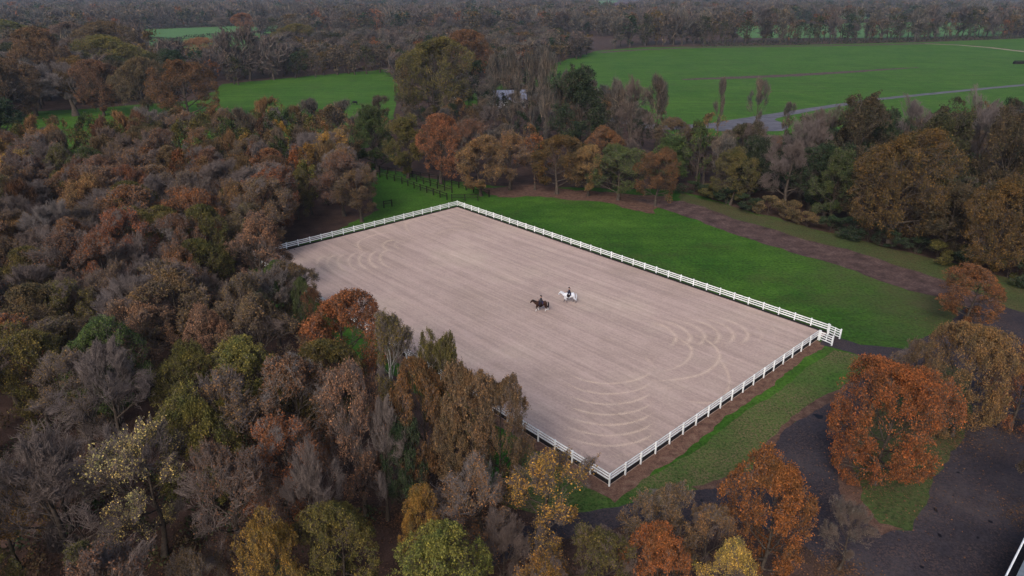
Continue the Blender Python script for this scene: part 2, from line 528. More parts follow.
KIND['shrub'] = [template(s, H=3.2, R=2.2, base=0.02, n1=14, n2=6, n3=5, n4=4, leaves=6, leaf=0.13, leaf_skip=0.05, stems=3, up=0.3, r0=0.06) for s in (28, 29)]
KIND['sapling'] = [template(s, H=7, R=2.6, base=0.1, n1=14, n2=7, n3=5, n4=4, leaves=0, up=0.4, finer=3, tw=0.012, stems=2, cap=(0.8, 1.3)) for s in (30, 31)]

# colours of leaves, with the words a label uses
COL = {
    'rust-brown': (0.125, 0.064, 0.030), 'dull rust': (0.150, 0.068, 0.034),     'dull ochre': (0.095, 0.062, 0.022),     'rust': (0.155, 0.064, 0.029), 'orange': (0.172, 0.066, 0.024), 'red-brown': (0.120, 0.062, 0.038), 'brown': (0.105, 0.073, 0.040),
    'tan': (0.170, 0.098, 0.048), 'olive': (0.088, 0.078, 0.024), 'green': (0.050, 0.072, 0.024), 'yellow-green': (0.105, 0.108, 0.030),
    'yellow': (0.300, 0.210, 0.055), 'ochre': (0.190, 0.110, 0.030), 'dark green': (0.024, 0.040, 0.020), 'salmon': (0.175, 0.100, 0.066),
    'grey': (0.120, 0.105, 0.100), 'grey-brown': (0.105, 0.082, 0.066), 'purple-grey': (0.105, 0.086, 0.088), 'dark brown': (0.052, 0.042, 0.026), 'dark olive': (0.042, 0.044, 0.020), 'pale yellow': (0.36, 0.30, 0.13),
    'gold': (0.250, 0.150, 0.035),
}
BARE = {'bare', 'tallbare', 'sapling'}
TREES = []   # dict(x,y,H,R,kind,col,zone,hand)


def add_tree(x, y, H, R, kind, col, zone, hand=False, label=None):
    TREES.append(dict(x=x, y=y, H=H, R=R, kind=kind, col=col, zone=zone, hand=hand, label=label))


def T(xc, ytop, ybase, width, kind, col, zone, label=None):
    """a tree read off the survey: its base, its top and the breadth of its crown"""
    x, y = G(xc, ybase)
    lo, hi = 0.5, 36
    for _ in range(30):
        mid = (lo + hi) / 2
        if P(x, y, mid)[1] > ytop: lo = mid
        else: hi = mid
    H = lo
    dep = P(x, y, H * 0.6)[2]
    add_tree(x, y, H, width / 2 * dep / FPX, kind, col, zone, True, label)


exec_trees = True
# -- beside and below the arena
NEARW = 'west wood edge'
T(352, 289, 402, 84, 'full', 'rust', NEARW, 'bright rust full-crowned tree at the wood edge, overhanging the left long fence')
T(402, 310, 440, 40, 'birch', 'olive', NEARW, 'slim olive birch with pale stems between the bright rust tree and the arena fence')
T(447, 333, 478, 46, 'full', 'olive', NEARW, 'narrow olive tree whose tip stands before the sand beside the left fence')
T(427, 360, 500, 62, 'full', 'rust-brown', NEARW, 'dark red-brown tree with pale limbs in the clump by the left fence')
T(468, 370, 505, 66, 'full', 'brown', NEARW, 'broad brown tree in the middle of the clump by the arena fence')
T(500, 376, 502, 58, 'full', 'brown', NEARW, 'dull brown round tree at the arena end of the clump, hiding the fence')
T(366, 366, 515, 66, 'thin', 'salmon', NEARW, 'tall salmon-pink thinly leaved tree below the bright rust tree')
T(388, 400, 520, 50, 'bare', 'grey', NEARW, 'bare grey tree wedged between the salmon tree and the dark clump')
T(258, 342, 440, 78, 'full', 'yellow-green', NEARW, 'yellow and olive tree, the brightest in the middle of the west wood')
T(302, 355, 450, 46, 'full', 'olive', NEARW, 'olive tree touching the right side of the yellow and olive tree')
T(165, 432, 556, 92, 'sparse', 'pale yellow', NEARW, 'nearly bare tree with pale yellow leaf clusters and a dark forked trunk')
T(70, 460, 530, 80, 'bare', 'grey', NEARW)
T(20, 470, 570, 70, 'thin', 'ochre', NEARW)
T(250, 445, 580, 80, 'sparse', 'red-brown', NEARW)
T(325, 455, 575, 60, 'bare', 'purple-grey', NEARW)
T(225, 308, 400, 50, 'full', 'salmon', NEARW)
T(298, 262, 330, 44, 'thin', 'brown', NEARW)
T(268, 215, 300, 60, 'thin', 'salmon', NEARW, 'pale salmon half-bare tree at the far left corner of the arena')
T(283, 262, 330, 34, 'full', 'green', NEARW, 'fresh green leafy tree just below the far left arena corner')
T(308, 278, 345, 24, 'full', 'green', NEARW, 'small green conical tree at the edge of the sand, below the corner')
T(322, 296, 370, 34, 'thin', 'red-brown', NEARW)
T(455, 400, 512, 40, 'ivy', 'brown', NEARW)
T(410, 420, 520, 40, 'ivy', 'dark green', NEARW)
SOUTH = 'lower row'
T(550, 462, 566, 84, 'sparse', 'gold', SOUTH, 'open gold-orange tree in front of the near arena corner')
T(447, 538, 655, 112, 'full', 'yellow-green', SOUTH, 'big yellow-green tree cut by the lower frame edge')
T(350, 500, 600, 80, 'full', 'olive', SOUTH, 'olive yellow-tipped tree at the lower edge, between orange and yellow-green crowns')
T(285, 522, 625, 66, 'full', 'ochre', SOUTH, 'orange-ochre crown at the lower edge under the bare trees')
T(422, 490, 585, 46, 'full', 'ochre', SOUTH, 'small round ochre tree above the big yellow-green one')
T(480, 468, 560, 86, 'sparse', 'tan', SOUTH, 'tan half-bare spreading tree between the dark clump and the open gold tree')
T(505, 520, 600, 50, 'bare', 'grey-brown', SOUTH)
T(652, 494, 595, 80, 'thin', 'brown', SOUTH, 'wide brown hazy tree just below the near arena corner')
T(652, 532, 640, 72, 'full', 'orange', SOUTH, 'orange crown at the lower edge left of the large rust tree')
T(595, 530, 635, 80, 'thin', 'olive', SOUTH, 'olive-brown thin tree at the lower edge beside the orange crown')
T(700, 505, 600, 50, 'thin', 'tan', SOUTH)
T(755, 462, 592, 88, 'full', 'orange', SOUTH, 'large rust-orange tree at the bend of the tarmac drive')
T(718, 540, 640, 66, 'thin', 'yellow', SOUTH, 'yellow-leaved thin tree in front of the large rust-orange one')
T(838, 505, 570, 44, 'sparse', 'grey', SOUTH, 'small pale bare tree standing alone on the tarmac edge')
T(545, 560, 680, 80, 'thin', 'ochre', SOUTH)
T(10, 552, 650, 70, 'full', 'olive', SOUTH)
T(110, 545, 640, 60, 'thin', 'olive', SOUTH)
T(205, 550, 640, 56, 'thin', 'brown', SOUTH)
ISL = 'tarmac island'
T(874, 366, 484, 112, 'oak', 'orange', ISL, 'biggest orange oak on the grass island between the tarmac drives')
T(952, 326, 436, 86, 'oak', 'tan', ISL, 'muted tan oak behind the biggest orange oak')
T(1010, 346, 430, 64, 'oak', 'rust', ISL, 'rust oak at the right edge over the dark drive')
T(966, 266, 330, 60, 'full', 'rust', ISL, 'round rust tree standing alone by the muddy path end')
T(905, 345, 420, 50, 'thin', 'brown', ISL)
T(1035, 430, 520, 60, 'thin', 'brown', ISL)
# -- row behind the arena
ROW = 'row behind the arena'
T(344, 152, 216, 56, 'thin', 'red-brown', ROW); T(362, 168, 222, 44, 'thin', 'brown', ROW)
T(378, 106, 172, 44, 'ivy', 'green', ROW, 'dark green tree at the left end of the row beyond the arena')
T(408, 116, 178, 44, 'ivy', 'olive', ROW); T(441, 114, 184, 50, 'full', 'dull rust', ROW, 'tall rust tree over the dark paddock rails')
T(466, 120, 186, 44, 'thin', 'red-brown', ROW)
T(481, 135, 196, 52, 'full', 'tan', ROW, 'tan round tree just behind the far arena corner')
T(510, 132, 190, 46, 'thin', 'tan', ROW)
T(535, 140, 190, 34, 'full', 'dull rust', ROW)
T(557, 136, 194, 56, 'full', 'dull ochre', ROW, 'orange-topped olive tree in the middle of the row beyond the sand')
T(588, 146, 196, 42, 'full', 'tan', ROW)
T(618, 147, 200, 54, 'full', 'green', ROW, 'rounded green tree near the right end of the row beyond the arena')
T(655, 150, 206, 46, 'full', 'rust-brown', ROW, 'rusty brown bush-like tree ending the row at the muddy path')
T(606, 128, 178, 40, 'full', 'dull rust', ROW)
# -- between the row and the big field
MID = 'wet wood before the big field'
T(576, 68, 164, 54, 'ivy', 'dark green', MID, 'tall dark ivy-green tree standing out before the big green field')
T(436, 38, 118, 76, 'oak', 'olive', MID, 'huge olive oak above the bare scrub beyond the row')
T(405, 62, 125, 30, 'oak', 'brown', MID)
T(478, 66, 112, 30, 'ivy', 'dark green', MID)
T(465, 30, 84, 54, 'oak', 'rust-brown', MID)
for a in ((494, 62, 128, 26), (512, 58, 140, 24), (530, 62, 150, 26), (546, 66, 158, 22), (560, 80, 160, 20), (634, 76, 166, 38), (656, 84, 160, 32), (618, 88, 160, 30), (716, 86, 140, 14), (754, 84, 136, 18), (784, 108, 146, 14)):
    T(*a, 'tallbare', 'grey', MID)
T(672, 118, 168, 40, 'thin', 'brown', MID); T(705, 118, 160, 30, 'thin', 'tan', MID); T(738, 128, 172, 44, 'thin', 'brown', MID); T(770, 138, 180, 40, 'thin', 'red-brown', MID)
T(696, 128, 190, 34, 'full', 'green', MID); T(730, 150, 205, 44, 'full', 'olive', MID); T(672, 135, 186, 40, 'ivy', 'green', MID)
EAST = 'dark east wood'  # leaf colours darkened here, putting the dense wood's shade into them
T(820, 104, 200, 50, 'tallbare', 'grey', EAST); T(845, 96, 205, 54, 'ivy', 'dark brown', EAST); T(800, 120, 200, 50, 'bare', 'grey', EAST)
T(785, 140, 212, 50, 'bare', 'grey', EAST)
T(888, 130, 246, 92, 'oak', 'dull ochre', EAST, 'big ochre oak bulging from the dark wood over the grass strip')
T(925, 112, 225, 56, 'ivy', 'dark olive', EAST); T(950, 92, 225, 54, 'tallbare', 'grey', EAST); T(985, 108, 240, 54, 'ivy', 'dark brown', EAST)
T(990, 178, 278, 86, 'oak', 'dull ochre', EAST, 'low orange-ochre oak at the right edge above the grass strip')
T(1026, 150, 270, 60, 'oak', 'dull ochre', EAST); T(945, 185, 262, 50, 'ivy', 'dark brown', EAST); T(900, 96, 190, 40, 'tallbare', 'grey', EAST)
T(1010, 108, 220, 46, 'ivy', 'dark green', EAST); T(870, 110, 200, 40, 'ivy', 'dark green', EAST); T(830, 150, 225, 40, 'ivy', 'green', EAST)
T(1060, 130, 290, 60, 'oak', 'dark olive', EAST)
# -- north-west oaks
NW = 'north-west oaks'
T(190, 60, 122, 62, 'oak', 'rust-brown', NW, 'great rust-brown oak at the edge of the small green field')
T(118, 36, 92, 66, 'oak', 'olive', NW, 'domed olive oak with a rust tree rising behind it')
T(110, 22, 78, 60, 'oak', 'brown', NW)
T(146, 58, 118, 44, 'oak', 'brown', NW); T(104, 60, 116, 50, 'oak', 'red-brown', NW); T(76, 62, 116, 40, 'tallbare', 'grey', NW)
T(50, 28, 100, 56, 'oak', 'brown', NW); T(15, 60, 120, 60, 'oak', 'brown', NW); T(36, 66, 116, 46, 'bare', 'grey', NW)
T(10, 100, 165, 54, 'ivy', 'dark green', NW); T(-14, 80, 150, 50, 'ivy', 'green', NW)
T(20, 20, 60, 46, 'oak', 'olive', NW); T(75, 22, 66, 40, 'oak', 'grey-brown', NW)
T(296, 24, 54, 40, 'oak', 'olive', NW, 'gold-olive dome tree above the bare belt, right of the far pasture')
T(244, 13, 33, 24, 'oak', 'rust', NW, 'rust tree standing in the hedge of the far pale pastures')
T(222, 17, 34, 20, 'bare', 'purple-grey', NW, 'bare mauve tree in the far pasture hedge beside a rust one')
T(203, 38, 64, 40, 'oak', 'tan', NW, 'tan tree in front of the far pale pastures')
for a in ((228, 38, 80, 34), (250, 36, 80, 34), (274, 42, 80, 26)): T(*a, 'tallbare', 'purple-grey', NW)


# ------------------------------------------------------------------ woods filled by region
def inside(poly, x, y):
    c = False; j = len(poly) - 1
    for i in range(len(poly)):
        xi, yi = poly[i]; xj, yj = poly[j]
        if (yi > y) != (yj > y) and x < (xj - xi) * (y - yi) / (yj - yi) + xi: c = not c
        j = i
    return c


def gp(px): return [G(*p) for p in px]


def fill(px, step, rule, zone, hmul=1.0, avoid=True, world=None):
    poly = world or gp(px)
    xs = [p[0] for p in poly]; ys = [p[1] for p in poly]
    y = min(ys)
    while y < max(ys):
        s = step(y) if callable(step) else step
        x = min(xs) + random.random() * s
        while x < max(xs):
            a = x + random.uniform(-.38, .38) * s; c = y + random.uniform(-.38, .38) * s
            if inside(poly, a, c): rule(a, c, zone)
            x += s
        y += s * 0.9


def hand_near(x, y, k=0.75):
    for t in TREES:
        if t['hand'] and (t['x'] - x) ** 2 + (t['y'] - y) ** 2 < (t['R'] * k + 1.6) ** 2: return True
    return False


def patch(x, y, s=0.03, ph=0.0):
    return (math.sin(x * s * 2.1 + 1.3 + ph) + math.sin(y * s * 1.7 + 0.4 * ph) + math.sin((x + y) * s * 1.1 + 2 * ph) + math.sin((x - 0.6 * y) * s * 2.7)) / 4


def pick(opts):
    tot = sum(o[0] for o in opts); r = random.random() * tot
    for o in opts:
        r -= o[0]
        if r <= 0: return o[1:]
    return opts[-1][1:]


GREYS = ('grey', 'purple-grey', 'grey-brown')


def rule_west(x, y, zone):
    if hand_near(x, y): return
    b = patch(x, y, 0.05)
    px, py, _ = P(x, y, 8)
    w_bare = 0.9 + 1.6 * max(b, 0) * 2 + (1.5 if py > 380 and px < 330 else 0)
    opts = [(w_bare, 'bare', random.choice(GREYS)), (1.6, 'sparse', random.choice(('tan', 'brown', 'grey-brown', 'red-brown'))),
            (2.0, 'thin', random.choice(('brown', 'red-brown', 'tan', 'salmon', 'rust-brown'))), (0.9, 'thin', random.choice(('olive', 'rust', 'brown'))),
            (1.1, 'full', random.choice(('olive', 'olive', 'ochre', 'tan'))), (0.35, 'full', random.choice(('rust', 'red-brown', 'brown'))),
            (0.45, 'full', random.choice(('green', 'olive'))), (0.12, 'full', 'yellow-green'), (0.14, 'thin', 'gold')]
    k, c = pick(opts)
    H = random.uniform(8.8, 12.2) * (1.0 if k != 'full' else 0.95)
    add_tree(x, y, H, H * random.uniform(0.28, 0.38), k, c, zone)


def rule_row(x, y, zone):
    if hand_near(x, y, 0.6): return
    if y > 205 and x > 50: return
    k, c = pick([(2, 'bare', random.choice(GREYS)), (1.2, 'thin', random.choice(('brown', 'tan', 'dark olive'))), (1, 'sapling', 'grey'), (1.2, 'full', 'dark green'), (.8, 'full', 'dark olive'), (.8, 'thin', 'grey-brown')])
    H = random.uniform(4.5, 8.5)
    add_tree(x, y, H, H * random.uniform(0.36, 0.5), k, c, zone)


def rule_east(x, y, zone):
    if hand_near(x, y, 0.6): return
    k, c = pick([(1.2, 'bare', random.choice(GREYS)), (1.2, 'tallbare', 'grey'), (2.2, 'ivy', 'dark green'), (2.2, 'ivy', 'dark brown'), (1.2, 'thin', 'dark olive'), (.8, 'thin', 'dark brown'), (.3, 'full', 'dull ochre')])  # darker leaf mix stands in for shade among close crowns and lens vignetting
    H = random.uniform(9, 14) if y < 150 else random.uniform(6.5, 9.5)
    add_tree(x, y, H, H * random.uniform(0.3, 0.42), k, c, zone)


def rule_belt(x, y, zone):
    n0 = len(TREES); rule_far(x, y, zone)
    for t in TREES[n0:]: k = random.uniform(8.5, 12) / t['H']; t['H'] *= k; t['R'] *= k


def rule_edge(x, y, zone):
    n0 = len(TREES); rule_far(x, y, zone)
    for t in TREES[n0:]: t['H'] = random.uniform(11, 22); t['R'] = t['H'] * random.uniform(.34, .5)


def rule_far(x, y, zone):
    if hand_near(x, y, 0.5): return
    b = patch(x, y, 0.012, 1.0)
    k, c = pick([(2.6, 'bare', random.choice(('grey', 'purple-grey', 'purple-grey'))), (1.6 + b, 'oak', random.choice(('brown', 'grey-brown', 'dark brown'))), (.9, 'oak', 'dark olive'), (.5 + .5 * b, 'oak', random.choice(('rust', 'red-brown'))), (.4, 'oak', 'dull ochre'), (.6, 'ivy', 'dark green'), (1.2, 'thin', 'grey-brown')])
    H = random.uniform(9, 18)
    add_tree(x, y, H, H * random.uniform(0.38, 0.52) * min(1.5, 1 + y / 3500), k, c, zone)


WEST = 'west wood'
west_poly = [(-120, 760), (-420, 420), (-260, 240), (-90, 182), (60, 166), (150, 156), (235, 148), (300, 144), (345, 144), (366, 154), (362, 176), (366, 204), (262, 262), (240, 290), (300, 360), (372, 440), (420, 492), (380, 530), (330, 600), (250, 760)]
fill(west_poly, lambda y: 6.6 if y < 62 else 5.3 if y < 90 else 6.0, rule_west, WEST)
fill([(368, 146), (385, 118), (440, 92), (545, 84), (600, 100), (655, 128), (690, 152), (700, 192), (690, 196), (660, 188), (500, 182), (372, 170)], 7.6, rule_row, MID)
fill([(690, 172), (770, 164), (830, 154), (920, 136), (1024, 124), (1190, 118), (1190, 330), (1024, 283), (940, 258), (850, 236), (760, 214), (700, 196)], 7.0, rule_east, EAST)
fill([(-160, 182), (-160, 60), (0, 46), (100, 48), (150, 62), (200, 84), (186, 92), (150, 100), (90, 106), (20, 116), (-60, 150)], 12, rule_far, NW)
BELT = 'bare belt beyond the small field'
fill([(178, 80), (200, 73), (262, 67), (285, 56), (300, 48), (420, 42), (545, 46), (598, 51), (575, 60), (540, 72), (440, 84), (400, 88), (390, 73), (300, 79), (230, 86)], 8.5, rule_belt, BELT)
# hedge line of the big field and woods to the horizon
FARW = 'far woods'
fill([(598, 50), (640, 47), (780, 44), (930, 41), (1040, 36), (1250, 34), (1250, 30), (1040, 33), (930, 37), (780, 40), (640, 43)], 11, rule_edge, FARW)
far_fields = [[(126, 30), (282, 24.5), (284, 28), (262, 36), (250, 50), (160, 53), (140, 42)],
              [(735, 26), (905, 22), (1010, 24), (1000, 36), (860, 38), (740, 38)], [(820, 14), (905, 13), (905, 19), (820, 20)], [(640, 12), (700, 11), (700, 14), (640, 15)], [(590, 0.5), (618, 0.5), (614, 5), (592, 5)],
              [(990, 4), (1040, 4), (1040, 12), (985, 12)], [(-30, 32), (40, 30), (44, 38), (-30, 42)], [(640, 3), (760, 3), (770, 6), (640, 6)], [(330, 12), (450, 11), (440, 15), (330, 16)]]
ff_world = [gp(p) for p in far_fields]


def rule_horizon(x, y, zone):
    for q in ff_world:
        if inside(q, x, y): return
    px, py, _ = P(x, y, 0)
    if 596 < px < 642 and py < 15: return
    rule_far(x, y, zone)


y0 = G(512, 46)[1]
fill(None, lambda y: 12 + max(0, y - 560) * 0.0145, rule_horizon, FARW, world=[(-620, 560), (-380, 560), (-120, 640), (150, 640), (420, 660), (620, 640), (2250, 2750), (-2250, 2750)])
# left and right flanks, outside the frame, so the wood goes on
fill(None, 14, rule_far, FARW, world=[(-620, 560), (-700, 300), (-450, 200), (-260, 230), (-330, 420), (-380, 560)])

# shrubs: dark bramble hedge under the east wood, scrub in the wet wood
hedge_px = [(692, 193), (730, 206), (770, 217), (810, 228), (850, 238), (895, 250), (940, 262), (985, 274), (1030, 286), (1080, 300)]
for i in range(len(hedge_px) - 1):
    a = Vector(G(*hedge_px[i])); c = Vector(G(*hedge_px[i + 1])); n = max(2, int((c - a).length / 2.6))
    for k in range(n):
        p = a.lerp(c, k / n)
        add_tree(p.x + random.uniform(-.6, .6), p.y + random.uniform(0, 1.4), random.uniform(2.0, 3.6), random.uniform(1.7, 2.6), 'shrub', random.choice(('dark green', 'dark green', 'brown', 'olive')), 'bramble hedge', True)

# ------------------------------------------------------------------ which trees stand as things of their own
for t in TREES:
    cx, cy, dep = P(t['x'], t['y'], t['H'] * 0.6)
    t['cx'], t['cy'], t['dep'] = cx, cy, dep
    _, t['ty'], _ = P(t['x'], t['y'], t['H'])
    rp = t['R'] * FPX / dep
    t['rp'] = rp
    vis = dep > 5 and -rp * 1.1 < cx < 1024 + rp * 1.1 and t['ty'] < 600 and P(t['x'], t['y'], 0)[1] > 2
    t['score'] = (rp * (3.0 if t['label'] else 1.0)) if vis else -1
things_t = [t for t in TREES if t['zone'] != 'bramble hedge' and t['score'] > 0]
things_t.sort(key=lambda t: -t['score'])
N_TREES = 300
own = things_t[:N_TREES]
own_ids = {id(t) for t in own}
shr = [t for t in TREES if t['zone'] == 'bramble hedge' and t['score'] > 0]
rest = [t for t in TREES if id(t) not in own_ids and t['zone'] != 'bramble hedge']
# trees out of frame close to the camera stay too, in the mass, so a step aside shows wood
NAMES = {'full': 'broadleaf_tree', 'oak': 'oak_tree', 'thin': 'thin_leaved_tree', 'bare': 'bare_tree', 'sparse': 'half_bare_tree', 'column': 'upright_tree',
         'birch': 'birch_tree', 'tallbare': 'tall_bare_tree', 'ivy': 'ivy_clad_tree', 'shrub': 'bramble_shrub', 'sapling': 'bare_sapling'}
LOOKW = {'full': 'full-crowned', 'oak': 'broad', 'thin': 'thin-leaved', 'bare': 'bare', 'sparse': 'half-bare', 'column': 'slim', 'birch': 'slim', 'tallbare': 'tall bare', 'ivy': 'dense', 'shrub': 'low', 'sapling': 'small bare'}
NOUN = {'oak': 'oak', 'birch': 'birch', 'shrub': 'bramble'}
used_tmpl = {}


def place(t):
    i = int(RNG.integers(len(KIND[t['kind']])))
    tm, cm, H0, R0 = KIND[t['kind']][i]
    e = empty(NAMES[t['kind']], (t['x'], t['y'], 0), random.uniform(0, 6.28))
    sxy = t['R'] / R0; sz = t['H'] / H0
    tr = link('trunk', tm, e); cr = link('crown', cm, e)
    sx = sxy * random.uniform(0.94, 1.08)
    for o in (tr, cr): o.scale = (sx, sxy, sz)
    c = np.array(COL[t['col']]) * random.uniform(0.95, 1.35) * np.array([random.uniform(.93, 1.08), random.uniform(.93, 1.06), 1])
    cr.color = (*c, 1)
    t['obj'] = e
    return e


for t in own + shr: place(t)

# labels: the look first, then the look-alikes' neighbours
ZP = {NEARW: 'at the wood edge by the arena', SOUTH: 'along the lower frame edge', ISL: 'by the tarmac drives', ROW: 'in the row beyond the arena', MID: 'in the scrub before the big field',
      EAST: 'in the right-hand wood', NW: 'among the top left oaks', BELT: 'in the belt behind the small field', FARW: 'in the far woods', WEST: 'in the left wood', 'bramble hedge': 'in the hedge under the dark wood'}
ORD = 'first second third fourth fifth sixth seventh eighth ninth tenth eleventh twelfth thirteenth fourteenth fifteenth sixteenth seventeenth eighteenth nineteenth twentieth'.split()


def noun(t): return NOUN.get(t['kind'], 'tree')


def look(t):
    return f"{LOOKW[t['kind']]} {t['col']} {noun(t)}"


def place_word(t):
    v = 'upper' if t['cy'] < 150 else 'upper-middle' if t['cy'] < 240 else 'middle' if t['cy'] < 340 else 'lower-middle' if t['cy'] < 440 else 'lower'
    return v


pool = own
for t in own + shr:
    if t['label']: t['obj']['label'] = t['label']; continue
    nb = sorted((o for o in (own if t in own else shr) if o is not t), key=lambda o: (o['cx'] - t['cx']) ** 2 + (o['cy'] - t['cy']) ** 2)[:2]

    def rel(o):
        dx, dy = t['cx'] - o['cx'], t['cy'] - o['cy']
        if abs(dx) > abs(dy): return 'right of' if dx > 0 else 'left of'
        return 'below' if dy > 0 else 'above'

    def short(o): return ('an ' if o['col'][0] in 'aeiou' else 'a ') + o['col']
    if t['kind'] == 'shrub':
        t['cand'] = [f"low {t['col']} bramble in the hedge under the dark wood"]
    else:
        t['cand'] = [f"{look(t)} {ZP[t['zone']]}",
                     f"{look(t)} {ZP[t['zone']]}, {rel(nb[0])} {short(nb[0])} one",
                     f"{look(t)} {ZP[t['zone']]}, {rel(nb[0])} {nb[0]['col']}, {rel(nb[1])} {nb[1]['col']}"]
taken = {}
todo = [t for t in own + shr if not t['label']]
for lvl in range(3):
    cnt = {}
    for t in todo:
        cnt.setdefault(t['cand'][min(lvl, len(t['cand']) - 1)], []).append(t)
    nxt = []
    for s, ts in cnt.items():
        if len(ts) == 1 and s not in taken: taken[s] = 1; ts[0]['obj']['label'] = s
        else: nxt += ts
    todo = nxt
cnt = {}
for t in todo: cnt.setdefault(t['cand'][1 if len(t['cand']) > 1 else 0], []).append(t)
for s, ts in cnt.items():
    ts.sort(key=lambda t: t['cx'])
    n = len(ts)
    for i, t in enumerate(ts):
        s2 = (ORD[i] if i < 20 else ORD[i - 20] + ' later') + ' from left, ' + s
        while s2 in taken: s2 = 'another ' + s2
        taken[s2] = 1
        t['obj']['label'] = s2
for t in own:
    t['obj']['category'] = 'tree'; t['obj']['group'] = {NEARW: 'trees of the left wood', WEST: 'trees of the left wood', SOUTH: 'trees along the lower drive', ISL: 'trees by the tarmac drives', ROW: 'row of trees beyond the arena',
                                                       MID: 'trees before the big field', EAST: 'trees of the dark right-hand wood', NW: 'old oaks by the small fields', BELT: 'belt of trees beyond the small field', FARW: 'far woods'}[t['zone']]
for t in shr: t['obj']['category'] = 'shrub'; t['obj']['group'] = 'bramble hedge under the dark wood'


# ------------------------------------------------------------------ the rest of the woods: one mass
def lod(seed, H, R, base, n, leaf, bare, up):
    g = np.random.default_rng(seed)
    wood, crown, lv = grow(seed, H=H, R=R, base=base, n1=12, n2=6, n3=4, n4=4, leaves=3 if n < 5000 else 8, leaf=leaf, up=up, lump=0.35, tw=0.03)
    V, F = lv
    q = V.reshape(-1, 4, 3); k = g.permutation(len(q))[:n]; q = q[k]
    if bare:      # twig sprays: long narrow slips standing up
        c = q.mean(1); d = unit(c - np.array([0, 0, H * 0.35])) * 0.8 + g.normal(0, .35, c.shape); d = unit(d)
        s = unit(np.cross(d, g.normal(0, 1, c.shape)))
        L = leaf * 1.9; W = leaf * 0.14
        q = np.stack([c - d * L - s * W, c - d * L + s * W, c + d * L + s * W * .3, c + d * L - s * W * .3], 1)
    VL = q.reshape(-1, 3)
    tw, tf = join(wood[:2] if not bare else wood[:2] + crown[:1])
    return tw, tf, VL, H, R


def lods(tag_, n, leaf):
    return {'oak': [lod(s, 14, 7.2, 0.12, n, leaf * 1.25, False, 0.2) for s in (41, 42, 43)], 'round': [lod(s, 11, 4.3, 0.14, n, leaf, False, 0.4) for s in (44, 45, 46)],
            'bare': [lod(s, 13, 4.4, 0.18, int(n * 1.5), leaf * 1.3, True, 0.7) for s in (47, 48, 49)]}


LODN = lods('n', 9000, 0.15); LOD0 = lods('a', 1700, 0.31); LOD1 = lods('b', 420, 0.62); LOD2 = lods('c', 130, 1.15)
KM = {'full': 'round', 'oak': 'oak', 'thin': 'round', 'bare': 'bare', 'sparse': 'bare', 'column': 'round', 'birch': 'bare', 'tallbare': 'bare', 'ivy': 'round', 'sapling': 'bare', 'shrub': 'round'}
Vs, F4, Ms, Cs, off = [], [], [], [], 0
barkc = np.array([0.05, 0.04, 0.035])
for t in rest:
    if t['dep'] < 10 or t['y'] < 12: continue
    d = t['dep']
    L = LODN if d < 80 else LOD0 if d < 240 else LOD1 if d < 620 else LOD2
    tw, tf, VL, H0, R0 = random.choice(L[KM[t['kind']]])
    a = random.uniform(0, 6.28); ca, sa = math.cos(a), math.sin(a)
    s = np.array([t['R'] / R0, t['R'] / R0, t['H'] / H0])
    col = np.array(COL[t['col']]) * random.uniform(.65, 1.0)
    parts = [(tw, tf, 0, barkc)] if d < 620 else []
    parts.append((VL, np.arange(len(VL)).reshape(-1, 4), 1, col))
    for V, F, mi, cc in parts:
        V = V * s
        V = np.stack([V[:, 0] * ca - V[:, 1] * sa + t['x'], V[:, 0] * sa + V[:, 1] * ca + t['y'], V[:, 2]], -1)
        Vs.append(V); F4.append(F + off); Ms.append(np.full(len(F), mi)); Cs.append(np.tile(cc, (len(V), 1))); off += len(V)
me = np_mesh('woodland', np.concatenate(Vs), E3, np.concatenate(F4), np.zeros(0), np.concatenate(Ms), [M['bark'], M['leaf_far']], np.concatenate(Cs))
tag(link('woodland', me), 'autumn woodland running back to the horizon, trees too small to tell apart', 'woodland', kind='stuff')
print('TREES', len(TREES), 'own', len(own), 'rest', len(rest), 'faces', len(me.polygons), 'shrubs', len(shr))


# ------------------------------------------------------------------ ground
def jag(poly, amp, step=1.2, seed=0):
    """outline with a worn, uneven edge (world coordinates)"""
    g = random.Random(seed); out = []
    ph = [g.uniform(0, 6.28) for _ in range(6)]
    n = len(poly); s = 0
    for i in range(n):
        a = Vector(poly[i]); b = Vector(poly[(i + 1) % n]); d = b - a; L = d.length
        if L < 1e-6: continue
        nr = Vector((-d.y, d.x)) / L; k = max(1, min(400, int(L / step)))
        for j in range(k):
            q = s + L * j / k
            w = math.sin(q * 0.45 + ph[0]) * .5 + math.sin(q * 1.1 + ph[1]) * .3 + math.sin(q * 2.7 + ph[2]) * .2 + g.uniform(-.3, .3)
            p = a + d * (j / k) + nr * w * amp
            out.append((p.x, p.y))
        s += L
    return out


def sheet(name, poly, z, mat, amp=0.0, step=1.2, hole=None):
    import mathutils.geometry as mg
    pts = jag(poly, amp, step, len(poly)) if amp else poly
    vs = [Vector((p[0], p[1], 0)) for p in pts]
    tris = mg.tessellate_polygon([vs])
    mb = MB(); mb.add([(v.x, v.y, z) for v in vs], [tuple(t) for t in tris])
    o = mb.build(name, mat)
    # faces up
    me = o.data
    if sum(p.normal.z * p.area for p in me.polygons) < 0: me.flip_normals()
    return tag(o, kind='structure')


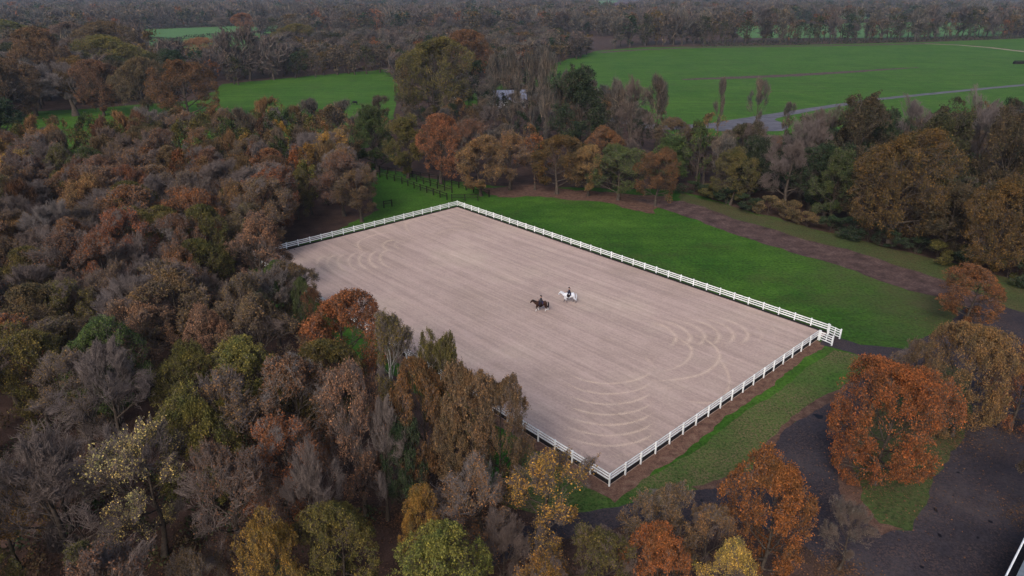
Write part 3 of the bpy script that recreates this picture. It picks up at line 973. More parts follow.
mb = MB(); n = 96; RG = 4200
mb.add([(0, 900, -0.02)] + [(RG * math.cos(2 * math.pi * k / n), 900 + RG * math.sin(2 * math.pi * k / n), -0.02) for k in range(n)], [(0, 1 + k, 1 + (k + 1) % n) for k in range(n)])
tag(mb.build('ground', M['floor']), kind='structure')
sheet('grass', gp([(335, 232), (378, 210), (362, 176), (372, 166), (440, 180), (500, 186), (680, 190), (760, 214), (850, 238), (940, 260), (1120, 306), (1180, 480), (1024, 560), (860, 560), (760, 500), (640, 512), (560, 522), (500, 505), (470, 440), (430, 400), (240, 285), (250, 262)]), 0.0, M['grass'], 0.6)
sheet('worn_grass', gp([(680, 192), (760, 215), (850, 239), (940, 261), (1120, 306), (1130, 345), (1000, 309), (945, 289), (870, 264), (800, 246), (740, 229), (675, 205)]), 0.004, M['grass_worn'], 0.9)
sheet('verge_grass', gp([(834, 350), (880, 362), (905, 352), (880, 372), (840, 400), (775, 446), (760, 476), (700, 492), (640, 508), (560, 520), (505, 505), (515, 440), (530, 438), (610, 500), (680, 460)]), 0.008, M['grass_verge'], 0.3)
sheet('leaf_litter', gp([(478, 190), (520, 184), (600, 192), (664, 196), (655, 214), (600, 202), (540, 197), (500, 197)]), 0.012, M['litter'], 0.8)
# leaf strips under the near fences
M['strip'] = mottled('rust_leaf_litter', [(0.3, (0.060, 0.034, 0.026)), (0.5, (0.115, 0.064, 0.046)), (0.7, (0.16, 0.10, 0.075))], 1.6, 9.0, bmp=0.5)
sheet('fence_leaf_strip', [tuple(A(u, v)[:2]) for u, v in ((38, 39.6), (55, 39.6), (LU - .4, 39.6), (LU - .4, 20), (LU - .4, 2.7), (LU + 1.1, 2.9), (LU + 1.2, 10), (LU + 1.3, 22), (LU + 1.5, 34), (LU + 1.6, 41.2), (LU - 8, 41.1), (50, 41.0), (38, 41.2))], 0.016, M['strip'], 0.28, 0.5)
sheet('mud_path', gp([(630, 199), (684, 201), (740, 220), (800, 238), (870, 256), (945, 281), (1000, 300), (1000, 318), (960, 305), (900, 287), (830, 263), (760, 243), (700, 222), (665, 209)]), 0.017, M['mud'], 0.5)
asp = [(824, 332), (838, 338), (860, 344), (905, 349), (940, 330), (968, 306), (985, 300), (1040, 318), (1150, 345), (1300, 480), (1400, 760), (860, 760), (846, 600), (820, 562), (790, 534), (720, 518), (640, 524), (560, 541), (480, 572), (380, 640), (360, 600), (430, 560), (480, 540), (560, 516), (640, 502), (700, 489), (762, 478), (772, 470), (766, 452), (780, 432), (800, 416), (835, 396), (866, 376), (884, 364), (850, 352), (822, 345)]
sheet('tarmac_drive', gp(asp), 0.020, M['asphalt'], 0.22, 0.6)
sheet('island_grass', gp([(908, 374), (872, 398), (850, 436), (846, 480), (860, 510), (884, 530), (908, 529), (926, 500), (952, 452), (974, 412), (968, 372), (938, 360)]), 0.028, M['grass_worn'], 0.35, 0.6)
sheet('island_leaf_edge', gp([(846, 430), (858, 428), (852, 470), (862, 500), (880, 522), (905, 530), (880, 536), (858, 516), (840, 490), (836, 460)]), 0.033, M['litter'], 0.3, 0.5)
sheet('verge_leaf_edge', gp([(884, 366), (866, 379), (835, 399), (802, 418), (783, 434), (769, 453), (774, 470), (764, 480), (700, 491), (690, 486), (752, 472), (758, 452), (776, 430), (800, 411), (832, 392), (858, 374)]), 0.025, M['litter'], 0.25, 0.5)
sheet('big_field', gp([(545, 66), (596, 51), (640, 47.5), (780, 45.5), (930, 42), (1024, 38.5), (1300, 36), (1300, 100), (1024, 104), (900, 122), (830, 138), (760, 146), (690, 146), (655, 122), (600, 96), (545, 84), (500, 100), (470, 110), (450, 95), (500, 84), (545, 74)]), 0.03, M['field'], 1.5, 6)
sheet('small_field', gp([(222, 84), (300, 77), (390, 69), (400, 92), (390, 122), (368, 148), (300, 148), (236, 150), (100, 168), (0, 176), (0, 114), (100, 108), (200, 100)]), 0.03, M['field'], 1.5, 6)
for i, q in enumerate(far_fields): sheet('far_pasture', gp(q), 0.1, M['far_field'], 3, 15)


def ribbon_px(name, pts, w, z, mat, amp=0.3):
    P2 = [Vector(G(*p)) for p in pts]
    left, right = [], []
    for i, p in enumerate(P2):
        d = (P2[min(i + 1, len(P2) - 1)] - P2[max(i - 1, 0)]).normalized(); nr = Vector((-d.y, d.x))
        ww = w[i] if isinstance(w, (list, tuple)) else w
        left.append(tuple(p + nr * ww / 2)); right.append(tuple(p - nr * ww / 2))
    return sheet(name, left + right[::-1], z, mat, amp, 3)


ribbon_px('field_road', [(1300, 60), (1100, 76), (1024, 85), (960, 91), (880, 99), (820, 108), (790, 113), (750, 120), (715, 126), (660, 128), (600, 118)], [3.5, 3.5, 3.5, 3.5, 3.5, 4, 5, 7, 8, 7, 5], 0.045, M['road'])
sheet('road_junction', gp([(765, 117), (790, 112), (775, 120), (790, 127), (782, 131), (740, 132), (715, 131), (712, 124), (745, 120)]), 0.052, M['road'], 0.5, 3)
ribbon_px('field_track', [(682, 79.5), (730, 78), (790, 75.5), (850, 72), (885, 69.5), (918, 67.5)], [3, 8, 8, 6, 4, 2], 0.045, M['mud'], 0.8)
ribbon_px('field_edge_path', [(600, 52.5), (640, 49.8), (700, 47.5), (780, 46.5), (860, 45.2), (930, 43.6), (960, 45), (990, 47.5), (1024, 51.5), (1100, 60)], [7, 6, 7, 7, 8, 9, 5, 5, 6, 6], 0.045, M['mud'], 0.8)
ribbon_px('pale_track', [(925, 43.8), (960, 45.2), (990, 47.7), (1024, 51.7), (1100, 60)], [3, 3.5, 4, 4.5, 5], 0.052, M['blond'], 0.5)

# ------------------------------------------------------------------ sand arena
SZ = 0.06
o = sheet('sand_arena', [tuple(A(u, v)[:2]) for u, v in ((0, 0), (LU, 0), (LU, LV), (0, LV))], SZ, M['sand'])
tag(o, kind='structure')


def smooth_path(pts, n=60):
    """Catmull-Rom through arena points"""
    P_ = [Vector(p) for p in pts]; P_ = [P_[0] * 2 - P_[1]] + P_ + [P_[-1] * 2 - P_[-2]]
    out = []
    seg = len(P_) - 3
    for i in range(seg):
        a, b, c, d = P_[i:i + 4]
        for j in range(n // seg + 1):
            t = j / (n // seg + 1)
            out.append(0.5 * ((2 * b) + (c - a) * t + (2 * a - 5 * b + 4 * c - d) * t * t + (3 * b - a - 3 * c + d) * t ** 3))
    out.append(P_[-2])
    return out


TV, TF, TE = [], [], []


def track(px, w=0.5, s=1.0):
    """harrow mark through points read off the survey"""
    pts = smooth_path([arena_uv(*p) for p in px]); w = w * 1.45; s = min(1.0, s * 0.85)
    n = len(pts); b0 = len(TV)
    for i, p in enumerate(pts):
        d = (pts[min(i + 1, n - 1)] - pts[max(i - 1, 0)]); d = d.normalized() if d.length > 1e-6 else Vector((1, 0)); nr = Vector((-d.y, d.x))
        fade = min(1, i / (n * 0.2), (n - 1 - i) / (n * 0.2)) * s
        for k, e in ((-1, 0), (0, 1), (1, 0)):
            q = p + nr * k * w / 2
            q = Vector((min(max(q.x, .2), LU - .2), min(max(q.y, .2), LV - .2)))
            TV.append(A(q.x, q.y, SZ + 0.004 + 0.0002 * (len(TE) // 3 % 3))); TE.append(e * fade)
        if i:
            o_ = b0 + i * 3
            for k in (0, 1): TF.append((o_ - 3 + k, o_ + k, o_ + k + 1, o_ - 2 + k))


for k in range(8):            # turns at the right end
    x = 676 + k * 14.4; y = 336 - k * 0.6
    track([(x - 42 - k * 2, y - 17 - k), (x - 14, y - 10), (x - 1, y), (x - 2, y + 7), (x - 10, y + 13)], 0.8, 0.75 if k < 6 else 0.45)
for k in range(8):            # turns at the near corner
    y = 384 + k * 10.4
    track([(560 - k * 1.5, y - 13), (585, y - 3), (612, y), (640, y - 5), (658 + k * .5, y - 17)], 0.5, 0.8 if k < 7 else 0.4)
track([(640, 380), (665, 381), (700, 375), (718, 362), (717, 350), (705, 340), (685, 330)], 0.6, 0.8)
track([(655, 392), (690, 402), (715, 402), (728, 390), (728, 375), (718, 358), (700, 344)], 0.55, 0.7)
track([(590, 408), (630, 400), (650, 390), (690, 386), (715, 372)], 0.4, 0.4)
track([(650, 376), (680, 366), (691, 355), (688, 345), (670, 335)], 0.6, 0.8)
track([(640, 352), (655, 368), (662, 372)], 0.7, 0.5)
track([(700, 372), (740, 360), (770, 350), (790, 340)], 0.5, 0.3)
for k in range(7):            # turns at the left end
    x = 318 + k * 10.5; y = 263 - k * 1.0
    track([(x + 14, y - 9), (x + 3, y - 5), (x - 1, y + 1), (x + 3, y + 8), (x + 16, y + 14)], 0.9, 0.7)
track([(404, 232), (380, 234), (362, 240), (358, 246), (368, 258)], 0.8, 0.7)
track([(352, 240), (358, 250), (364, 258)], 0.9, 0.5)
track([(400, 240), (386, 242), (384, 248), (396, 254)], 0.9, 0.7); track([(412, 240), (396, 243), (396, 247), (404, 250)], 0.8, 0.5)
for k in range(6):            # turns at the far corner
    track([(416 + k * 3, 222 + k * 4), (430 + k * 2, 215 + k * 3.6), (452, 212 + k * 3.6), (474, 215 + k * 3.8), (488 - k, 221 + k * 4)], 0.9, 0.45)
track([(420, 214), (408, 220), (406, 228), (414, 236)], 0.8, 0.6)
for k in range(9):            # long straight passes
    v = 4 + k * 3.9
    a = A(14, v); c = A(LU - 16, v)
    pa = P(a.x, a.y, 0); pc = P(c.x, c.y, 0)
    track([pa[:2], ((pa[0] + pc[0]) / 2 + random.uniform(-.5, .5), (pa[1] + pc[1]) / 2), pc[:2]], 0.7, 0.28)
me = bpy.data.meshes.new('harrow_marks'); me.from_pydata(TV, [], TF)
at = me.attributes.new('edge', 'FLOAT', 'POINT'); at.data.foreach_set('value', TE)
me.materials.append(M['track']); me.update()
if sum(p.normal.z for p in me.polygons) < 0: me.flip_normals()
tag(link('sand_harrow_marks', me), kind='structure')


# ------------------------------------------------------------------ white arena fence
def fence_run(name, a, b, label, spacing=2.05, mats=None, hh=1.25, rails=(1.15, 0.88, 0.60), board=None, group='white rails round the arena', inward=None, post=0.11, rail_h=0.12, skip_last=False):
    a = Vector(a); b = Vector(b); d = b - a; L = d.length; dn = d.normalized(); n = max(1, round(L / spacing))
    root = empty(name, a, math.atan2(dn.y, dn.x))
    pm = MB(); pm.box((0, 0, hh / 2 - 0.05), (post, post, hh + 0.1)); pm.box((0, 0, hh + 0.012), (post + .03, post + .03, 0.025))
    first = None
    for i in range(n + (0 if skip_last else 1)):
        if first is None: o = first = pm.build('post', mats[0], root)
        else: o = first.copy(); C.objects.link(o); o.parent = root
        o.location = (L * i / n, 0, 0); o.rotation_euler = (random.gauss(0, .012), random.gauss(0, .012), random.gauss(0, .03)); o.scale = (1, 1, random.uniform(.985, 1.015))
    side = inward
    for h in rails:
        rm = MB(); rm.box((L / 2, side * (post / 2 + 0.018), h), (L, 0.032, rail_h))
        rm.build('rail', mats[0], root)
    if board:
        bm_ = MB(); bm_.box((L / 2, side * (post / 2 + 0.022), board / 2 - 0.02), (L - 0.02, 0.04, board + 0.04))
        bm_.build('kickboard', mats[1], root)
    tag(root, label, 'fence', group)
    return root


W = (M['white'], M['dark_board'])
GV = 2.4
fence_run('arena_fence', A(0, 0), A(LU + 0.0, 0), 'long white post-and-rail fence between the sand and the open green grass', mats=W, board=0.3, inward=1 if AV.dot(Vector((-AU.y, AU.x, 0))) > 0 else -1)
fence_run('arena_fence', A(0, LV), A(0, 0), 'short white rail fence at the far end of the sand, before the dark paddock rails', mats=W, board=0.3, inward=-1, skip_last=True)
fence_run('arena_fence', A(LU, LV), A(0, LV), 'long white rail fence mostly hidden by the wood on the left', mats=W, board=0.46, inward=-1, skip_last=True)
fence_run('arena_fence', A(LU, GV), A(LU, LV), 'short white rail fence from the near corner up to the gateway', mats=W, board=0.46, inward=-1, skip_last=True)


def gate(a, b, label, hh=1.2):
    a = Vector(a); b = Vector(b); d = (b - a); L = d.length
    root = empty('arena_gate', a, math.atan2(d.y, d.x))
    m_ = MB()
    for h in (0.25, 0.55, 0.84, 1.1): m_.box((L / 2, 0, h), (L - .16, 0.045, 0.10))
    m_.build('rail', M['white'], root)
    m_ = MB(); m_.box((L * .5, 0.035, 0.68), (0.1, 0.03, 1.0)); m_.build('brace', M['white'], root)
    for x in (0.04, L - 0.04):
        m_ = MB(); m_.box((x, 0, 0.62), (0.13, 0.13, 1.34)); m_.build('post', M['white'], root)
    tag(root, label, 'gate', 'gate leaves at the arena entrance')


g1 = A(LU + 0.2, -0.12)
gate(A(LU + 0.12, 0.05), A(LU + 1.65, 0.35), 'open white gate leaf continuing the long fence beside the grass')
gate(A(LU + 0.12, GV), A(LU + 1.75, GV + 0.25), 'open white gate leaf on the near side of the arena gateway')
# dark paddock rails beyond the corner
DW = (M['dark_wood'], M['dark_wood'])


def dark(px, label):
    q = [Vector((*G(*p), 0)) for p in px]
    root = None
    for i in range(len(q) - 1):
        fence_run('paddock_fence', q[i], q[i + 1], label if i == 0 else label.replace('dark', 'dark onward'), 2.3, DW, 1.35, (1.2, 0.75), None, 'dark paddock rails', 1, post=0.16, rail_h=0.12)


dark([(366, 174), (402, 183)], 'dark post-and-rail fence nearest the left wood on the green paddock')
dark([(402, 184), (447, 200)], 'dark post-and-rail fence running up to the arena corner')
dark([(372, 171), (438, 181)], 'dark post-and-rail fence at the back under the row of trees')
dark([(438, 182), (489, 197)], 'dark post-and-rail fence beyond the corner, ending on the open grass')
dark([(410, 180), (452, 193)], 'dark post-and-rail fence in the middle of the pens')
dark([(452, 201), (478, 201)], 'short dark rail fence close behind the white corner')
dark([(384, 208), (392, 206.5)], 'small dark rail standing alone on the grass by the wood')

# ------------------------------------------------------------------ horses and riders
def coat(name, c, var=0.25): return plain(name, c, 0.6, var, 4.0)


M['bay'] = coat('bay_coat', (0.040, 0.018, 0.012), 0.5); M['black'] = coat('black_hair', (0.010, 0.008, 0.009)); M['greycoat'] = coat('grey_coat', (0.62, 0.64, 0.70), 0.2)
M['greyhair'] = coat('grey_hair', (0.50, 0.51, 0.56)); M['greyleg'] = coat('grey_leg', (0.16, 0.13, 0.13)); M['sock'] = coat('white_sock', (0.6, 0.58, 0.58))
M['leather'] = plain('dark_leather', (0.02, 0.012, 0.010), 0.45); M['navy'] = plain('navy_cloth', (0.012, 0.012, 0.030), 0.85); M['charcoal'] = plain('charcoal_cloth', (0.035, 0.035, 0.042), 0.85)
M['skin'] = plain('skin', (0.45, 0.26, 0.19), 0.6); M['helmet'] = plain('riding_helmet', (0.012, 0.012, 0.016), 0.4); M['bluecloth'] = plain('saddle_cloth', (0.02, 0.02, 0.05), 0.8)


def skin_mesh(name, verts, edges, radii, mats, parent, matfn=None, root=0, sub=2):
    me = bpy.data.meshes.new(name); me.from_pydata(verts, edges, []); ob = bpy.data.objects.new(name, me); C.objects.link(ob)
    md = ob.modifiers.new('s', 'SKIN'); md.use_smooth_shade = True
    sv = me.skin_vertices[0].data
    for i, r in enumerate(radii): sv[i].radius = r if isinstance(r, tuple) else (r, r); sv[i].use_root = i == root
    sd = ob.modifiers.new('u', 'SUBSURF'); sd.levels = sub; sd.render_levels = sub
    dg = bpy.context.evaluated_depsgraph_get(); dg.update()
    out = bpy.data.meshes.new_from_object(ob.evaluated_get(dg)); out.name = name
    bpy.data.objects.remove(ob); bpy.data.meshes.remove(me)
    out.materials.clear()
    for m_ in mats: out.materials.append(m_)
    for p in out.polygons:
        p.use_smooth = True
        p.material_index = matfn(p.center) if matfn else 0
    return link(name, out, parent)


def horse(loc, rz, label, body, hair, leg, grazing=False, tack=True, stride=1, blaze=False):
    """head towards +x, withers 1.6 m"""
    root = empty('horse', loc, rz); root.scale = (0.9, 0.98, 0.9)
    v = []; e = []; r = []

    def chain(start, pts):
        prev = start
        for p, q in pts:
            v.append(p); r.append(q); i = len(v) - 1
            if prev is not None: e.append((prev, i))
            prev = i
        return prev
    # trunk from croup to chest
    chain(None, [((-0.78, 0, 1.30), (.24, .28)), ((-0.62, 0, 1.26), (.33, .37)), ((-0.30, 0, 1.17), (.33, .38)), ((0.05, 0, 1.14), (.34, .40)), ((0.38, 0, 1.18), (.31, .39)), ((0.66, 0, 1.22), (.25, .34))])
    if grazing: nk = [((.88, 0, 1.22), (.15, .22)), ((1.12, 0, 0.92), (.10, .16)), ((1.30, 0, .62), (.08, .13)), ((1.40, 0, .42), (.10, .13)), ((1.44, 0, .24), (.075, .085)), ((1.46, 0, .10), (.06, .065))]
    else: nk = [((.84, 0, 1.38), (.15, .24)), ((1.02, 0, 1.50), (.10, .18)), ((1.18, 0, 1.62), (.08, .14)), ((1.29, 0, 1.62), (.09, .14)), ((1.42, 0, 1.44), (.08, .10)), ((1.52, 0, 1.26), (.065, .075))]
    poll = chain(5, nk) - 3
    for s in (-1, 1):      # ears
        a = v[poll + 1]; chain(poll + 1, [((a[0] - .04, .06 * s, a[2] + .12), .03), ((a[0] - .04, .075 * s, a[2] + .22), .012)]) if not grazing else chain(poll + 1, [((a[0] + .05, .07 * s, a[2] + .08), .025)])
    st = stride
    fore = {1: [(.62, .98), (.68, .62), (.66, .55), (.70, .16), (.78, .05)], -1: [(.56, .98), (.48, .60), (.46, .54), (.32, .22), (.30, .05)]}
    hind = {1: [(-.60, .98), (-.52, .80), (-.78, .54), (-.62, .16), (-.55, .05)], -1: [(-.70, .98), (-.66, .80), (-.98, .56), (-1.0, .18), (-.94, .05)]}
    for s in (-1, 1):
        q = fore[s * st]; y = .16 * s
        chain(4, [((.56, y, 1.08), (.15, .18)), ((q[0][0], y, q[0][1]), .12), ((q[1][0], y, q[1][1]), .078), ((q[2][0], y, q[2][1]), .068), ((q[3][0], y, q[3][1]), .06), ((q[4][0], y, q[4][1]), .078)])
        q = hind[s * st]
        chain(1, [((-.64, y, 1.12), (.20, .24)), ((q[0][0], y, q[0][1]), .17), ((q[1][0], y, q[1][1]), .135), ((q[2][0], y, q[2][1]), .078), ((q[3][0], y, q[3][1]), .062), ((q[4][0], y, q[4][1]), .08)])
    mats = [M[body], M[leg], M['black']]
    skin_mesh('body', v, e, r, mats, root, lambda c: 2 if c.z < .07 else 1 if (c.z < .46 and c.x < 1.0) else 0, root=2)
    # mane: slab along the crest
    mm = MB()
    cr = [v[5]] + [p for p, _ in nk[:4]]
    mm.tube([(p[0] - .06 + .02, 0.02, p[2] + (.20 - .03 * i if not grazing else .16)) for i, p in enumerate(cr)], [(.03, .10), (.04, .11), (.04, .10), (.035, .09), (.02, .05)], 8)
    mm.build('mane', M[hair], root, True)
    tm = MB(); tm.tube([(-.92, 0, 1.42), (-1.00, 0, 1.34), (-1.04, 0, 1.05), (-1.03, 0, .75), (-1.0, 0, .5)], [.05, .07, .10, .09, .03], 8); tm.build('tail', M[hair], root, True)
    if tack:
        sm = MB(); sm.tube([(-.22, 0, 1.60), (-.10, 0, 1.58), (.12, 0, 1.565), (.26, 0, 1.62)], [(.04, .15), (.05, .19), (.05, .16), (.05, .10)], 12)
        for s in (-1, 1): sm.box((.10, .375 * s, 1.26), (.34, .03, .42), up=(0, .12 * s * -1, 1))
        sm.build('saddle', M['leather'], root, True)
        cm = MB()
        n = 12
        ring = []
        for i in range(2):
            for k in range(n + 1):
                a = math.radians(12 + 156 * k / n)
                ring.append(((-.26, .26)[i], math.cos(a) * .37, 1.16 + math.sin(a) * .42))
        cm.add(ring, [(k, k + 1, n + 2 + k, n + 1 + k) for k in range(n)]); cm.build('saddle_cloth', M['bluecloth'], root, True)
        bm_ = MB()
        a, b_, c = nk[3][0], nk[4][0], nk[5][0]
        for p, rr in ((b_, .095), ((a[0] * .5 + b_[0] * .5, 0, a[2] * .5 + b_[2] * .5), .115)):
            bm_.tube([(p[0] - .012, 0, p[2] - .01), (p[0] + .012, 0, p[2] + .01)], rr, 14)
        for s in (-1, 1): bm_.tube([(b_[0], .07 * s, b_[2] - .04), (1.05, .16 * s, 1.40), (.52, .10 * s, 1.70)], .012, 5)
        bm_.build('bridle', M['leather'], root)
    tag(root, label, 'horse', 'horses ridden in the arena' if tack else None)
    return root


def rider(loc, rz, label, top, legm):
    root = empty('person', loc, rz); root.scale = (0.9, 0.95, 0.88)
    v = []; e = []; r = []

    def chain(start, pts):
        prev = start
        for p, q in pts:
            v.append(p); r.append(q); i = len(v) - 1
            if prev is not None: e.append((prev, i))
            prev = i
        return prev
    chain(None, [((0, 0, 1.66), (.15, .12)), ((.0, 0, 1.80), (.14, .10)), ((.02, 0, 1.98), (.16, .105)), ((.02, 0, 2.10), (.15, .09)), ((.03, 0, 2.19), .055), ((.05, 0, 2.28), .06), ((.06, 0, 2.37), (.075, .09)), ((.06, 0, 2.45), (.06, .07))])
    v.append((.155, 0, 2.34)); r.append(.018); e.append((6, len(v) - 1))     # nose
    for s in (-1, 1):
        h = chain(3, [((.02, .17 * s, 2.10), .058), ((.02, .24 * s, 1.86), .046), ((.20, .19 * s, 1.76), .036), ((.42, .10 * s, 1.75), .028), ((.47, .09 * s, 1.745), .03)])
        for k in range(4): chain(h, [((.51 + .004 * k, (.075 + .0) * s + (.012 * k) * s, 1.765 - .018 * k), .010), ((.535, (.07 + .012 * k) * s, 1.742 - .018 * k), .009), ((.52, (.06 + .01 * k) * s, 1.728 - .016 * k), .008)])
        chain(h, [((.49, .06 * s, 1.775), .011), ((.52, .052 * s, 1.772), .009)])
        chain(0, [((.05, .20 * s, 1.62), (.11, .11)), ((.34, .38 * s, 1.40), .09), ((.24, .45 * s, 1.14), .072), ((.16, .45 * s, .90), .055), ((.22, .45 * s, .86), .05), ((.34, .46 * s, .88), .038)])

    def mf(c):
        if c.z > 2.17: return 2
        if c.z > 1.66 and c.x > .40: return 2
        if c.z > 1.64: return 0
        return 3 if c.z < 1.22 else 1
    skin_mesh('body', v, e, r, [M[top], M[legm], M['skin'], M['leather']], root, mf)
    hm = MB()
    hm.tube([(.045, 0, 2.37), (.045, 0, 2.42), (.045, 0, 2.47), (.045, 0, 2.505), (.045, 0, 2.52)], [.118, .120, .10, .06, .01], 14); hm.box((.165, 0, 2.392), (.07, .14, .012), (1, 0, -.12))
    hm.build('helmet', M['helmet'], root, True)
    hb = MB(); hb.tube([(-.05, 0, 2.34), (-.075, 0, 2.25), (-.06, 0, 2.15)], [.05, .045, .02], 8); hb.build('hair', M['black'], root, True)
    tag(root, label, 'person', 'riders in the arena')


hx = Vector((*G(541, 311.5), SZ)); gx = Vector((*G(569, 303), SZ))
HA = math.pi + 0.02
horse(hx, HA, 'dark bay horse with white socks walking on the sand', 'bay', 'black', 'sock', stride=1)
rider(hx, HA, 'rider in charcoal jacket and dark helmet on the dark bay horse', 'charcoal', 'navy')
horse(gx, HA - 0.05, 'white-grey horse with darker legs walking on the sand', 'greycoat', 'greyhair', 'greyleg', stride=-1)
rider(gx, HA - 0.05, 'rider in navy clothing and black helmet on the white-grey horse', 'navy', 'navy')
horse(Vector((*G(355, 105), 0)), 2.9, 'small dark horse grazing alone in the green field beyond the wood', 'black', 'black', 'black', grazing=True, tack=False)

# ------------------------------------------------------------------ buildings
M['render'] = plain('pale_render', (0.20, 0.185, 0.20), 0.8); M['slate'] = plain('blue_slate', (0.12, 0.13, 0.18), 0.6, 0.3); M['glass'] = plain('window_glass', (0.02, 0.025, 0.03), 0.1)
M['brick'] = plain('red_brick', (0.24, 0.11, 0.08), 0.85, 0.3); M['tile'] = plain('purple_tiles', (0.075, 0.05, 0.085), 0.7, 0.3); M['sheet'] = plain('grey_roof_sheet', (0.16, 0.19, 0.22), 0.5, 0.3)


def house(name, loc, rz, w, d, eave, ridge, wall, roof, label, cat, wins=True, chim=True):
    root = empty(name, loc, rz)
    m_ = MB()
    x, y = w / 2, d / 2
    m_.add([(-x, -y, -.1), (x, -y, -.1), (x, y, -.1), (-x, y, -.1), (-x, -y, eave), (x, -y, eave), (x, y, eave), (-x, y, eave), (-x, 0, ridge - .12), (x, 0, ridge - .12)],
           [(0, 1, 5, 4), (2, 3, 7, 6), (1, 2, 6, 9, 5), (3, 0, 4, 8, 7)])
    m_.build('wall', wall, root)
    r_ = MB()
    for s in (-1, 1):
        o_ = 0.4; k = (ridge - eave) / y
        r_.add([(-x - o_, s * (y + o_), eave - o_ * k), (x + o_, s * (y + o_), eave - o_ * k), (x + o_, 0, ridge), (-x - o_, 0, ridge), (-x - o_, s * (y + o_), eave - o_ * k + .15), (x + o_, s * (y + o_), eave - o_ * k + .15), (x + o_, 0, ridge + .15), (-x - o_, 0, ridge + .15)],
               [(0, 1, 2, 3), (4, 7, 6, 5), (0, 4, 5, 1), (1, 5, 6, 2), (0, 3, 7, 4)])
    rf = r_.build('roof', roof, root)
    if chim:
        for cx in (-x * .8, x * .8):
            c_ = MB(); c_.box((cx, 0, ridge + .4), (.9, .7, 1.8)); c_.box((cx, 0, ridge + 1.35), (1.05, .85, .12)); c_.build('chimney', M['brick'], rf)
    if wins:
        for s in (-1, 1):
            for zz in ((1.4, 4.1) if eave > 4.5 else (1.4,)):
                for i in range(4):
                    px_ = -x + w * (i + .5) / 4
                    f_ = MB(); f_.box((px_, s * (y + .03), zz), (1.3, .08, 1.3)); fo = f_.build('window', M['white'], root)
                    g_ = MB(); g_.box((px_ - .29, s * (y + .075), zz), (.5, .03, 1.1)); g_.box((px_ + .29, s * (y + .075), zz), (.5, .03, 1.1)); g_.build('pane', M['glass'], fo)
        d_ = MB(); d_.box((0, -y - .04, 1.0), (1.0, .1, 2.0)); d_.build('door', M['dark_wood'], root)
    tag(root, label, cat)
    return root


hp = G(509, 107)
house('farmhouse', (hp[0], hp[1], 0), 0.12, 11, 6, 3.2, 5.6, M['render'], M['slate'], 'pale farmhouse with blue-grey slate roof glimpsed behind tall bare trees', 'house', chim=False)
hp = G(457, 100)
house('outbuilding', (hp[0], hp[1], 0), 0.3, 7, 5, 2.6, 4.4, M['render'], M['slate'], 'low outbuilding with blue-grey roof behind the huge olive oak', 'outbuilding', chim=False)
hp = G(622, 8.5)
house('farmhouse', (hp[0], hp[1], 0), 0.2, 38, 14, 6, 12, M['brick'], M['tile'], 'distant farmhouse with purple-brown roofs at the top of the picture', 'house', wins=True)
# stable block, only its roof corner reaches the picture
zr = 3.0
e0 = Vector((*G(1004, 580, zr), zr)); e1 = Vector((*G(1026, 536, zr), zr))
dd = (e1 - e0).normalized(); pr = Vector((dd.y, -dd.x, 0))
root = empty('stable_block', (e0.x, e0.y, 0), math.atan2(dd.y, dd.x))
L0 = (e1 - e0).length + 3
m_ = MB(); m_.box((L0 / 2 - 6, -4.2, 1.35), (L0 + 12, 7.6, 2.9)); m_.build('wall', M['dark_wood'], root)
m_ = MB(); m_.add([(-12, -.45, zr + .05), (L0 - .2, -.45, zr + .05), (L0 - .2, -4.2, zr + 1.3), (-12, -4.2, zr + 1.3), (-12, -8, zr + .05), (L0 - .2, -8, zr + .05)], [(0, 1, 2, 3), (3, 2, 5, 4)]); m_.build('roof', M['sheet'], root)
m_ = MB(); m_.tube([(-12, 0, zr), (L0, 0, zr)], .06, 8); m_.build('gutter', M['white'], root)
tag(root, 'grey-roofed stable block with white gutter, cut by the lower right corner', 'stable')
# brush jump in the big field, at the right edge
jp = Vector((*G(1028, 64), 0))
root = empty('brush_jump', jp, 0.0)
m_ = MB(); m_.box((0, 0, .55), (16, 1.6, 1.1)); m_.box((0, 0, 1.16), (15.7, 1.1, .16)); m_.build('base', M['dark_wood'], root)
g = np.random.default_rng(5); q = np.stack([g.uniform(-7.8, 7.8, 4000), g.uniform(-.6, .6, 4000), g.uniform(1.1, 1.7, 4000)], -1)
u_ = unit(g.normal(0, .4, q.shape) + np.array([0, 0, 1])) * .2; s_ = unit(np.cross(u_, g.normal(0, 1, q.shape))) * .03
V = np.stack([q - u_ - s_, q - u_ + s_, q + u_ + s_, q + u_ - s_], 1).reshape(-1, 3)
bo = link('brush', np_mesh('brush', V, E3, np.arange(len(V)).reshape(-1, 4), np.zeros(0), np.zeros(4000), [M['leaf']]), root); bo.color = (.03, .045, .03, 1)
tag(root, 'long dark brush jump at the right edge of the big field', 'horse jump')


